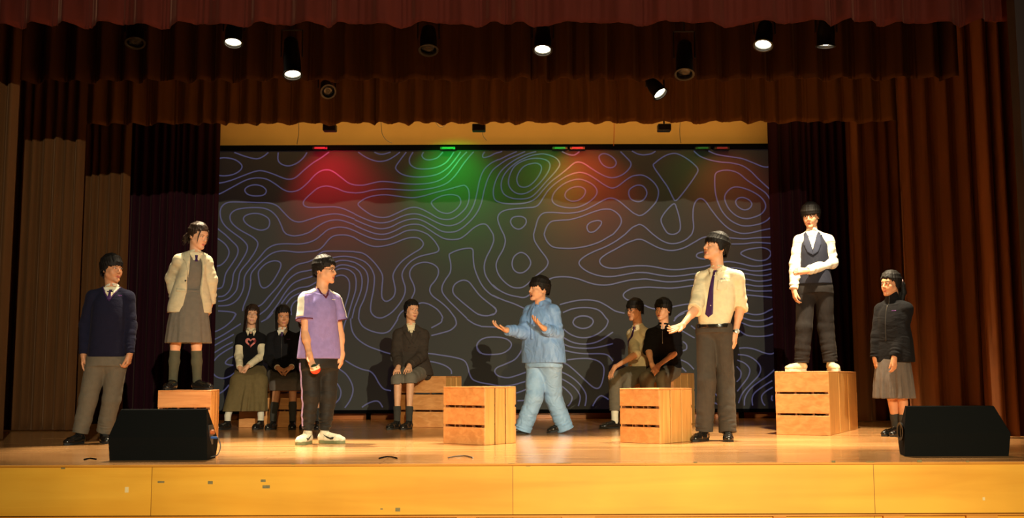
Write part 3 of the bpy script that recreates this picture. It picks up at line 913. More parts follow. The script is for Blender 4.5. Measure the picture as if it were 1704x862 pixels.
def crate(cx, cy, lx, rx, topy, ang, label, swap=False, planks=3, cat='crate', maxr=None):
    """corner pixel (cx,cy) on the floor; left and right extents as pixel columns; ang = turn of the left face (deg)."""
    C = floor_at(cx, cy)
    a = math.radians(ang)
    dl = np.array((-math.cos(a), math.sin(a), 0))
    dr = np.array((math.sin(a), math.cos(a), 0))

    def solve(d, tx):
        lo, hi = 0.02, 1.6
        for _ in range(40):
            m = (lo + hi) / 2
            x = proj(C + d * m)[0]
            if (x > tx) == (d is dl):
                lo = m
            else:
                hi = m
        return lo
    Ll, Lr = solve(dl, lx), solve(dr, rx)
    if maxr: Lr = maxr
    H = at(cx, topy, C[1])[2]
    # local frame: X along the left face from its far end to the corner, Y into depth
    R = np.stack([-dl, dr, np.array((0, 0, 1.0))], 1)
    O = C + dl * Ll
    root = empty('wooden_crate', C + (dl * Ll + dr * Lr) / 2, label, cat, 'wooden crates on the stage')
    t = 0.014
    g = 0.020

    def panel(o, ux, uy, W, horizontal, inset=0.0):
        """one slatted side; o corner, ux along, uy inward"""
        mb = MB()
        Rr = np.stack([ux, uy, np.array((0, 0, 1.0))], 1)
        if horizontal:
            ph = (H - t - g * (planks - 1)) / planks
            for k in range(planks):
                z = k * (ph + g)
                mb.box((0.0005, 0, z + 0.001), (W - .0005, t, z + ph), R=Rr, o=o, bev=0.003)
        else:
            g2 = 0.016
            pw_ = (W - g2 * 2) / 3
            for k in range(3):
                x = k * (pw_ + g2)
                mb.box((x + .0005, 0, 0.001), (x + pw_ - .0005, t, H - t), R=Rr, o=o, bev=0.003)
        mb.build('slatted_panel', M_cr[0] if horizontal else M_cr[1], root)
    inn = dr
    hl, hr = (True, False) if not swap else (False, True)
    panel(O, -dl, dr, Ll, hl)
    panel(O + dr * (Lr - t), -dl, dr, Ll, hl)
    panel(O + dr * t, dr, -dl, Lr - 2 * t, hr)
    panel(O + (-dl) * (Ll - t) + dr * t, dr, -dl, Lr - 2 * t, hr)
    # top
    mb = MB()
    mb.box((0, 0, H - t), (Ll, Lr, H), R=R, o=O, bev=0.004)
    mb.build('top_panel', M_cr[0], root)
    # inner battens and corner posts
    for (x, y) in ((t, t), (Ll - t - .03, t), (t, Lr - t - .03), (Ll - t - .03, Lr - t - .03), (Ll * .36, t), (Ll * .68, t)):
        mb = MB(); mb.box((x, y, 0.002), (x + (.03 if y == t and x in (t, Ll - t - .03) or y > t else .018), y + .028, H - t), R=R, o=O)
        mb.build('batten', M_crin, root)
    return dict(C=C, O=O, R=R, L=Ll, W=Lr, H=H, root=root)


CR_A = crate(1382, 725, 1292, 1432, 617.5, 27, 'largest wooden crate at right with a boy in a vest standing on it')
CR_B = crate(1098, 739, 1032, 1153, 646.5, 40, 'wooden crate at front right, before the two seated boys')
CR_C = crate(806, 741, 737.5, 859, 643.5, 40, 'wooden crate standing alone at the front middle, empty on top')
CR_D = crate(741, 711.5, 657, 768, 626, 20, 'wooden crate the girl in the dark blazer sits on')
CR_E = crate(1122, 709.5, 1041, 1157, 620.5, 25, 'wooden crate the two boys in grey trousers sit on')
CR_F = crate(448, 711.5, 397, 452, 623, 6, 'wooden crate behind the long olive skirt of the seated girl', maxr=.42)
CR_F2 = crate(505, 711.5, 452.5, 508, 623, 6, 'wooden crate under the seated girl in the black jacket', maxr=.42)
CR_G = crate(349.5, 739, 260, 364, 649, -5, 'wooden crate behind the left floor speaker with a girl standing on it', maxr=.40)

# ------------------------------------------------------------------ floor monitors
M_cab = plain('black_textured_cabinet', (0.005, 0.0055, 0.0055, 1), 0.85, bump=0.0015, bscale=260, spec=0.08)
M_plate = plain('connector_plate', (0.03, 0.03, 0.032, 1), 0.4)
M_blue = plain('blue_connector', srgb(50, 90, 160), 0.4)
M_orange = plain('copper_connector', srgb(190, 100, 50), 0.4)


def monitor(xa, xb, yb, ytop, xta, xtb, side, label):
    """seen from behind; xa..xb bottom extent, side = +1 shows its right flank"""
    A, B = floor_at(xa, yb), floor_at(xb, yb)
    A[1] = B[1] = max(A[1], B[1], Y_EDGE + 0.06)
    Yn = A[1]
    H = at((xa + xb) / 2, ytop, Yn + 0.14)[2]
    A[0], B[0] = X(xa, yb, Yn), X(xb, yb, Yn)
    root = empty('floor_monitor', (A + B) / 2, label, 'speaker', 'black wedge speakers on the stage edge')
    prof = [(0.02, 0.0), (-0.015, H * 0.46), (0.10, H - .006), (0.115, H), (0.14, H), (0.34, 0.13), (0.33, 0.08), (0.28, 0.0)]
    V, F = [], []
    n = len(prof)
    for s_, P0 in ((-1, A), (1, B)):
        for (y, z) in prof:
            wid = (-0.015 if side > 0 else -0.07) * max(0, y) / 0.32 + 0.02 * (1 - abs(z / H - .46) / .54) - 0.032 * (z / H)
            V.append((P0[0] + s_ * wid, Yn + y, z))
    F = [tuple(range(n)), tuple(range(n, 2 * n))[::-1]] + [(i, i + n, (i + 1) % n + n, (i + 1) % n) for i in range(n)]
    mesh_obj('cabinet', V, [f[::-1] for f in F], M_cab, root, smooth=False)
    # grille on the performers' side
    mb = MB()
    d = np.array((0, .20, -(H - .13))); d /= np.linalg.norm(d)
    nn = np.array((0, -d[2], d[1]))
    U_ = np.array((1.0, 0, 0))
    Rg = np.stack([U_, d, nn], 1)
    mb.box((A[0] + .09, 0.01, 0.001), (B[0] - .09, .27, .010), R=Rg, o=(0, Yn + .14, H))
    mb.build('grille', M_can, root)
    # flank: recessed plate or round handle
    Q = B if side > 0 else A
    cc = np.array((Q[0] - side * (0.016 if side > 0 else .042), Yn + 0.15, H * .48))
    if side > 0:
        mb = MB(); mb.box((-.006, -.055, -.07), (.006, .055, .07), o=cc); mb.build('connector_plate', M_plate, root)
        mb = MB(); mb.lathe([(.0, .03), (.018, .03), (.018, 0), (.012, 0), (.0, 0)], cc + (0, -.01, .02), (1, 0, 0), 14); mb.build('copper_connector', M_orange, root)
        mb = MB(); mb.tube([cc + (0.005, 0, -.02), cc + (.05, 0.0, -.02)], 0.009, 10); mb.build('plug', M_blue, root)
        mb = MB(); mb.tube(catmull([cc + (.055, 0, -.02), cc + (.075, 0, -.08), cc + (.06, -.01, -.14), cc + (.02, -.02, -.175 + 0.02), (cc[0] - .03, cc[1] - .05, .006)], False, 5), .004, 8); mb.build('cable', M_plate, root)
    else:
        mb = MB(); mb.lathe([(.066, .012), (.066, 0), (.05, -.004), (.048, .010), (.066, .012)], cc + (-.012, 0, 0), (-1, 0, 0), 28)
        mb.box((-.018, -.008, -.05), (-.008, .008, .05), o=cc)
        mb.build('handle', M_plate, root)
    return root


monitor(181, 343, 767, 680.5, 195, 326, +1, 'black wedge floor speaker at the left stage edge')
monitor(1507, 1681, 760, 675, 1528, 1668, -1, 'black wedge floor speaker at the right stage edge')

# cables and scraps lying on the apron
for P, lab in (([(140, 766), (150, 764), (160, 765.5)], 'short black cable end on the floor at far left'),
               ([(631, 764), (642, 761.5), (652, 761.8), (661, 764)], 'small loop of cable lying at the stage edge'),
               ([(746, 763), (760, 760.5), (775, 760), (787, 763)], 'pale coil of wire at the stage edge before the middle crate')):
    mb = MB(); mb.tube(catmull([floor_at(a, b_) + (0, 0, .006) for a, b_ in P], False, 5), 0.005, 6)
    tag(mb.build('floor_cable', M_black if 'black' in lab or 'loop' in lab else M_steel), lab, 'cable')

# ================================================================== people
# a small signed-distance modeller: shapes are blended on a grid, then meshed as one continuous surface
def nrm(v):
    v = np.array(v, float)
    return v / (np.linalg.norm(v) + 1e-12)


class Grid:
    def __init__(s, lo, hi, h):
        s.h = h
        s.lo = np.array(lo, float)
        s.n = np.ceil((np.array(hi, float) - s.lo) / h).astype(int) + 1
        s.f = np.full(tuple(s.n), 0.06, dtype=np.float32)
        s.ax = [(s.lo[i] + np.arange(s.n[i]) * h).astype(np.float32) for i in range(3)]

    def sub(s, lo, hi):
        a = np.clip(np.floor((np.array(lo) - s.lo) / s.h).astype(int), 0, s.n)
        b = np.clip(np.ceil((np.array(hi) - s.lo) / s.h).astype(int) + 1, 0, s.n)
        if (b <= a).any(): return None
        sl = tuple(slice(a[i], b[i]) for i in range(3))
        return sl, s.ax[0][sl[0]][:, None, None], s.ax[1][sl[1]][None, :, None], s.ax[2][sl[2]][None, None, :]

    def blend(s, sl, d, k, neg=False):
        f = s.f[sl]
        if neg:
            d = -d
            if k <= 0:
                s.f[sl] = np.maximum(f, d)
            else:
                h = np.clip(.5 - .5 * (f - d) / -k * -1, 0, 1)
                h = np.clip(.5 + .5 * (d - f) / k, 0, 1)
                s.f[sl] = f * (1 - h) + d * h + k * h * (1 - h)
        elif k <= 0:
            s.f[sl] = np.minimum(f, d)
        else:
            h = np.clip(.5 + .5 * (f - d) / k, 0, 1)
            s.f[sl] = f * (1 - h) + d * h - k * h * (1 - h)

    def cone(s, a, b, r0, r1, k=.01, side=None, fl=1.0, fold=None, neg=False):
        """rounded cone from a to b; side/fl widen it along one direction; fold=(amplitude, count, phase)"""
        a, b = np.array(a, float), np.array(b, float)
        R = max(r0, r1) * max(1, fl) + k + 2 * s.h + (fold[0] if fold else 0)
        q = s.sub(np.minimum(a, b) - R, np.maximum(a, b) + R)
        if q is None: return
        sl, x, y, z = q
        d = b - a
        L2 = float(d @ d) + 1e-12
        px, py, pz = x - a[0], y - a[1], z - a[2]
        t = np.clip((px * d[0] + py * d[1] + pz * d[2]) / L2, 0, 1)
        qx, qy, qz = px - t * d[0], py - t * d[1], pz - t * d[2]
        dd = qx * qx + qy * qy + qz * qz
        r = r0 + (r1 - r0) * t
        if side is not None:
            sd = nrm(side)
            w = qx * sd[0] + qy * sd[1] + qz * sd[2]
            dd = dd + w * w * (1.0 / fl ** 2 - 1.0)
        dist = np.sqrt(np.maximum(dd, 0)) - r
        if fold:
            am, n, ph = fold
            w2 = (qx * 0.8 + qz * .5 + qy * .3) / max(r0, r1)
            dist = dist - am * np.sin(2 * math.pi * n * (t + .12 * np.sin(5 * t + ph)) + ph + 2.6 * w2) * (0.45 + 0.55 * np.sin(9 * t + ph * 2.3 - 3.1 * w2))
        s.blend(sl, dist.astype(np.float32), k, neg)

    def ell(s, c, r, R=None, k=.01, neg=False):
        c, r = np.array(c, float), np.array(r, float)
        R = np.eye(3) if R is None else R
        M = r.max() + k + 2 * s.h
        q = s.sub(c - M, c + M)
        if q is None: return
        sl, x, y, z = q
        px, py, pz = x - c[0], y - c[1], z - c[2]
        u = [(px * R[0, i] + py * R[1, i] + pz * R[2, i]) for i in range(3)]
        k0 = np.sqrt(sum((u[i] / r[i]) ** 2 for i in range(3)) + 1e-9)
        k1 = np.sqrt(sum((u[i] / r[i] ** 2) ** 2 for i in range(3)) + 1e-9)
        s.blend(sl, (k0 * (k0 - 1) / k1).astype(np.float32), k, neg)

    def loft(s, st, yaw, k=.02, n=2.4, pleat=None, neg=False, hol=None):
        """upright body of elliptic slices: st rows = (z, cx, cy, half width, half depth), bottom to top"""
        st = np.array(sorted(st), float)
        zz = np.linspace(st[0, 0], st[-1, 0], 60)
        # smooth interpolation
        I = []
        for c in range(1, 5):
            v = np.interp(zz, st[:, 0], st[:, c])
            v2 = np.convolve(np.pad(v, 3, mode='edge'), np.ones(7) / 7, 'valid')
            I.append(v2)
        M = max(I[2].max(), I[3].max()) + k + 2 * s.h + .02
        lo = (min(I[0]) - M, min(I[1]) - M, zz[0] - k - 2 * s.h)
        hi = (max(I[0]) + M, max(I[1]) + M, zz[-1] + k + 2 * s.h)
        q = s.sub(lo, hi)
        if q is None: return
        sl, x, y, z = q
        cx, cy, A, B = (np.interp(z, zz, v) for v in I)
        cu, su = math.cos(yaw), math.sin(yaw)
        u = (x - cx) * cu + (y - cy) * su
        v = -(x - cx) * su + (y - cy) * cu
        m = (np.abs(u / A) ** n + np.abs(v / B) ** n) ** (1.0 / n)
        d = (m - 1) * np.minimum(A, B)
        if pleat is not None:
            am, cnt, p0 = pleat
            th = np.arctan2(v / B, u / A)
            tz = np.clip((zz[-1] - z) / (zz[-1] - zz[0]), 0, 1)
            d = d - am * tz * np.sin(cnt * th + p0) - am * .35 * tz * np.sin(cnt * 2.3 * th + 1)
        d = np.maximum(d, np.maximum(z - zz[-1], zz[0] - z))
        s.blend(sl, d.astype(np.float32), k, neg)

    def cut(s, p, n, R=.2, L=.5):
        """cuts away everything past the plane (p,n) inside a cylinder of radius R"""
        p, n = np.array(p, float), nrm(n)
        M = max(R, L) + .02
        q = s.sub(np.minimum(p, p + n * L) - R - .02, np.maximum(p, p + n * L) + R + .02)
        if q is None: return
        sl, x, y, z = q
        px, py, pz = x - p[0], y - p[1], z - p[2]
        t = px * n[0] + py * n[1] + pz * n[2]
        rr = np.sqrt(np.maximum(px * px + py * py + pz * pz - t * t, 0)) - R
        d = np.maximum(np.maximum(-t, t - L), rr)
        s.f[sl] = np.maximum(s.f[sl], -d.astype(np.float32))

    def sample(s, P):
        g = (np.asarray(P, float) - s.lo) / s.h
        g = np.clip(g, 0, s.n - 1.001)
        i = g.astype(int); t = g - i
        o = 0
        for dx in (0, 1):
            for dy in (0, 1):
                for dz in (0, 1):
                    w = (t[:, 0] if dx else 1 - t[:, 0]) * (t[:, 1] if dy else 1 - t[:, 1]) * (t[:, 2] if dz else 1 - t[:, 2])
                    o = o + w * s.f[i[:, 0] + dx, i[:, 1] + dy, i[:, 2] + dz]
        return o

    def hit(s, P, D, far):
        """marches from P along D; returns the points on the surface and a hit mask"""
        P = np.asarray(P, float); D = np.asarray(D, float)
        st = s.h * .7
        N = int(far / st)
        t = np.zeros(len(P)); done = np.zeros(len(P), bool); prev = s.sample(P)
        for _ in range(N):
            nt_ = t + st
            v = s.sample(P + D * nt_[:, None])
            c = (~done) & (v < 0) & (prev >= 0)
            t = np.where(done, t, np.where(c, t + st * prev / (prev - v + 1e-9), nt_))
            done |= c
            prev = v
        return P + D * t[:, None], done

    def mesh(s):
        f = s.f
        b = f < 0
        u = b.astype(np.uint8)
        c = u[:-1, :-1, :-1].copy()
        for dx in (0, 1):
            for dy in (0, 1):
                for dz in (0, 1):
                    if dx or dy or dz:
                        c += u[dx:u.shape[0] - 1 + dx, dy:u.shape[1] - 1 + dy, dz:u.shape[2] - 1 + dz]
        act = (c > 0) & (c < 8)
        I = np.argwhere(act)
        ids = np.full(c.shape, -1, np.int32)
        ids[act] = np.arange(len(I), dtype=np.int32)
        co = np.array([(dx, dy, dz) for dx in (0, 1) for dy in (0, 1) for dz in (0, 1)])
        val = np.stack([f[I[:, 0] + q[0], I[:, 1] + q[1], I[:, 2] + q[2]] for q in co], 1)
        acc = np.zeros((len(I), 3)); cnt = np.zeros(len(I))
        for i in range(8):
            for j in range(i + 1, 8):
                if abs(co[i] - co[j]).sum() != 1: continue
                va, vb = val[:, i], val[:, j]
                m = (va < 0) != (vb < 0)
                t = va[m] / (va[m] - vb[m])
                acc[m] += co[i] + t[:, None] * (co[j] - co[i])
                cnt[m] += 1
        V = s.lo + (I + acc / cnt[:, None]) * s.h
        Fs = []
        for a in range(3):
            b1, c1 = (a + 1) % 3, (a + 2) % 3
            sA = [slice(1, -1)] * 3; sB = [slice(1, -1)] * 3
            sA[a] = slice(0, -1); sB[a] = slice(1, None)
            x0_, x1_ = b[tuple(sA)], b[tuple(sB)]
            for neg in (False, True):
                m = (x0_ & ~x1_) if not neg else (~x0_ & x1_)
                E = np.argwhere(m)
                off = np.ones(3, int); off[a] = 0
                E = E + off
                def cell(db, dc):
                    q = E.copy(); q[:, b1] += db; q[:, c1] += dc
                    return ids[q[:, 0], q[:, 1], q[:, 2]]
                quad = np.stack([cell(-1, -1), cell(0, -1), cell(0, 0), cell(-1, 0)], 1)
                if neg: quad = quad[:, ::-1]
                Fs.append(quad)
        F = np.concatenate(Fs)
        F = F[(F >= 0).all(1)]
        return V, F

    def obj(s, name, mat, parent):
        V, F = s.mesh()
        return mesh_obj(name, V, F, mat, parent)


def patch(grid, name, poly, O, U, Vv, N, mat, parent, off=.003, thick=.004, step=.012, start=.35, far=.6):
    """thin cloth / mark laid on a surface: polygon (u,v) in metres, projected along -N"""
    poly = [np.array(p, float) for p in poly]
    P = []
    n = len(poly)
    for i in range(n):
        a, b = poly[i], poly[(i + 1) % n]
        m = max(1, int(np.linalg.norm(b - a) / step))
        for k in range(m): P.append(a + (b - a) * k / m)
    nb = len(P)
    pa = np.array(poly)
    lo, hi = pa.min(0), pa.max(0)
    for gx in np.arange(lo[0] + step / 2, hi[0], step):
        for gy in np.arange(lo[1] + step / 2, hi[1], step):
            P.append(np.array((gx, gy)))
    r = delaunay_2d_cdt([Vector(p) for p in P], [(i, (i + 1) % nb) for i in range(nb)], [list(range(nb))], 1, 1e-5)
    V2 = np.array([tuple(v) for v in r[0]]); F = [tuple(f) for f in r[2]]
    if not F: return None
    O, U, Vv, N = np.array(O, float), np.array(U, float), np.array(Vv, float), nrm(N)
    W = O + V2[:, :1] * U + V2[:, 1:2] * Vv + N * start
    H, ok = grid.hit(W, np.tile(-N, (len(W), 1)), far)
    if ok.sum() < 3: return None
    dep = (W - H) @ N
    med = np.median(dep[ok])
    bad = ~ok | (np.abs(dep - med) > .09)
    if bad.any():
        gi = np.where(~bad)[0]
        if len(gi) == 0: return None
        for i in np.where(bad)[0]:
            j = gi[np.argmin(((V2[gi] - V2[i]) ** 2).sum(1))]
            H[i] = W[i] - N * dep[j]
    T_ = H + N * off
    B_ = H + N * (off - thick)
    m = len(T_)
    FF = []
    for f in F:
        a, b, c = (T_[i] for i in f[:3])
        if np.dot(np.cross(b - a, c - a), N) < 0: f = f[::-1]
        FF.append(f); FF.append(tuple(i + m for i in f[::-1]))
    from collections import Counter
    ec = Counter()
    for f in FF[::2]:
        for i in range(len(f)): ec[(f[i], f[(i + 1) % len(f)])] += 1
    for (a, b) in list(ec):
        if (b, a) not in ec: FF.append((b, a, a + m, b + m))
    return mesh_obj(name, np.concatenate([T_, B_]), FF, mat, parent, smooth=True)


# ------------------------------------------------------------------ cloth and skin materials
def skin(name, c):
    m = plain(name, c, 0.5, var=0.06, vscale=30, spec=0.35)
    b = m.node_tree.nodes['Principled BSDF']
    b.inputs['Subsurface Weight'].default_value = 0.0
    return m


def cloth(name, c, rough=.85, sheen=.15, bump=.0012, bs=160, var=.08, fold=None, spec=.2):
    m = plain(name, c, rough, var=var, vscale=22, bump=bump, bscale=bs, sheen=sheen, spec=spec)
    if fold:
        nt = m.node_tree
        b = nt.nodes['Principled BSDF']
        tc = nt.nodes.new('ShaderNodeTexCoord')
        mp = nt.nodes.new('ShaderNodeMapping'); mp.inputs['Scale'].default_value = fold[1]
        n = nt.nodes.new('ShaderNodeTexNoise'); n.inputs['Scale'].default_value = fold[2]; n.inputs['Detail'].default_value = 2; n.inputs['Distortion'].default_value = .8
        bp = nt.nodes.new('ShaderNodeBump'); bp.inputs['Distance'].default_value = fold[0]; bp.inputs['Strength'].default_value = 1
        nt.links.new(tc.outputs['Object'], mp.inputs[0]); nt.links.new(mp.outputs[0], n.inputs['Vector']); nt.links.new(n.outputs['Fac'], bp.inputs['Height'])
        old = b.inputs['Normal'].links[0].from_node if b.inputs['Normal'].links else None
        if old: nt.links.new(bp.outputs[0], old.inputs['Normal'])
        else: nt.links.new(bp.outputs[0], b.inputs['Normal'])
    return m


FV = (.014, (1, 1, .45), 9)      # vertical folds
FH = (.011, (.6, .6, 1.6), 10)    # crosswise folds
S1 = skin('skin_light', srgb(226, 170, 132))
S2 = skin('skin_tan', srgb(206, 146, 106))
M_hair = plain('black_hair', (0.010, 0.008, 0.007, 1), 0.6, bump=.0012, bscale=60, spec=.22, stretch=(4, 4, .5))
M_hairb = plain('dark_brown_hair', (0.030, 0.016, 0.010, 1), 0.5, bump=.0015, bscale=60, spec=.25, stretch=(4, 4, .5))
M_eye = plain('eye_white', srgb(215, 205, 195), .3)
M_iris = plain('dark_iris', (0.012, 0.007, 0.005, 1), .2)
M_brow = plain('eyebrow_hair', (0.02, 0.013, 0.01, 1), .7)
M_lip = plain('lips', srgb(186, 96, 82), .45)
M_mouth = plain('open_mouth', srgb(70, 18, 18), .6)
M_navy = cloth('navy_knit', srgb(25, 25, 45), .95, .12, .002, 220, fold=FH)
M_white = cloth('white_shirt_cloth', srgb(238, 230, 208), .8, .05, fold=FH)
M_cream = cloth('cream_shirt_cloth', srgb(232, 218, 182), .8, .05, fold=FH)
M_tie = cloth('purple_tie_cloth', srgb(62, 36, 84), .5, .1)
M_greyt = cloth('grey_trouser_cloth', srgb(106, 98, 84), .85, .1, fold=FV)
M_dgreyt = cloth('dark_grey_trouser_cloth', srgb(70, 64, 58), .85, .1, fold=FV)
M_greyd = cloth('grey_dress_cloth', srgb(112, 106, 96), .85, .1, fold=FV)
M_greyskirt = cloth('grey_skirt_cloth', srgb(98, 90, 84), .85, .1, fold=FV)
M_beige = cloth('beige_blazer_cloth', srgb(206, 194, 160), .8, .1, fold=FH)
M_sock = cloth('grey_sock_knit', srgb(86, 86, 70), .95, .2)
M_dsock = cloth('dark_sock_knit', srgb(62, 60, 56), .95, .2)
M_wsock = cloth('white_sock_knit', srgb(228, 220, 200), .95, .2)
M_shoe = plain('black_shoe_leather', (0.012, 0.011, 0.010, 1), .22, spec=.6, coat=.3)
M_sole = plain('black_rubber', (0.012, 0.012, 0.012, 1), .7)
M_blackk = cloth('black_knit', (0.006, 0.0055, 0.0065, 1), .95, .03, .002, 220, fold=FH)
M_blackj = cloth('black_jacket_cloth', (0.008, 0.0075, 0.009, 1), .9, .06, fold=FH)
M_dblazer = cloth('dark_blazer_cloth', srgb(60, 52, 46), .85, .1, fold=FH)
M_olive = cloth('olive_skirt_cloth', srgb(112, 96, 62), .8, .1, fold=FV)
M_pink = plain('pink_print', srgb(222, 130, 120), .7, var=.2, vscale=80)
M_dred = plain('dark_red_print', srgb(120, 30, 34), .7)
M_purplet = cloth('lilac_jersey', srgb(146, 130, 194), .8, .1, fold=FV)
M_whitej = cloth('white_jersey', srgb(240, 236, 220), .8, .1)
M_plum = cloth('plum_trim', srgb(96, 40, 62), .8, .1)
M_track = cloth('black_track_cloth', (0.018, 0.017, 0.016, 1), .6, .1, fold=FH)
M_stripe = plain('lilac_stripe', srgb(176, 150, 196), .7)
M_sneak = plain('white_sneaker', srgb(226, 222, 200), .6, var=.15, vscale=40)
M_sneakg = plain('green_sole', srgb(120, 128, 92), .6)
M_blue = cloth('light_blue_nylon', srgb(126, 166, 222), .5, .05, .001, 60, var=.04, fold=(.030, (1.5, .9, .8), 7), spec=.4)
M_bluet = cloth('light_blue_trouser_cloth', srgb(142, 182, 226), .55, .05, .001, 60, var=.04, fold=(.032, (1.0, .8, 1.2), 7), spec=.4)
M_dblue = cloth('darker_blue_lining', srgb(92, 124, 176), .6, .05)  # darker blue than the jacket, for the pocket edge
M_vest = cloth('dark_navy_vest_cloth', srgb(34, 36, 48), .8, .1)
M_lapel = cloth('lapel_cloth', srgb(46, 50, 66), .8, .1)
M_btrous = cloth('black_trouser_cloth', srgb(34, 30, 29), .85, .1, fold=FV)
M_sneak2 = plain('beige_sneaker', srgb(216, 200, 160), .6, var=.2, vscale=40)
M_frame = plain('dark_glasses_frame', (0.02, 0.018, 0.018, 1), .3)
M_metal = plain('watch_metal', (0.55, 0.57, 0.52, 1), .3, metal=.3)
M_button = plain('dark_button', (0.03, 0.025, 0.02, 1), .4)
M_scr = plain('pale_scrunchie', srgb(214, 176, 176), .8)
M_logo = plain('small_stitched_mark', srgb(222, 214, 210), .7)
M_logop = plain('purple_stitched_mark', srgb(130, 70, 150), .7)
M_logod = plain('dark_stitched_mark', srgb(70, 70, 110), .7)
M_rust = cloth('rust_brown_cloth', srgb(110, 50, 30), .8, .1, fold=FV)


def head_frame(yaw, pitch=0.0, roll=0.0):
    """columns: right-hand side in the picture, forward, up"""
    y, p = math.radians(yaw), math.radians(pitch)
    f = np.array((math.sin(y) * math.cos(p), -math.cos(y) * math.cos(p), math.sin(p)))
    r0 = np.array((math.cos(y), math.sin(y), 0.0))
    u = np.cross(f, r0) * -1
    u = np.cross(r0, f)
    if u[2] < 0: u = -u
    if roll:
        a = math.radians(roll)
        r0, u = r0 * math.cos(a) + u * math.sin(a), u * math.cos(a) - r0 * math.sin(a)
    return np.stack([r0, f, u], 1)


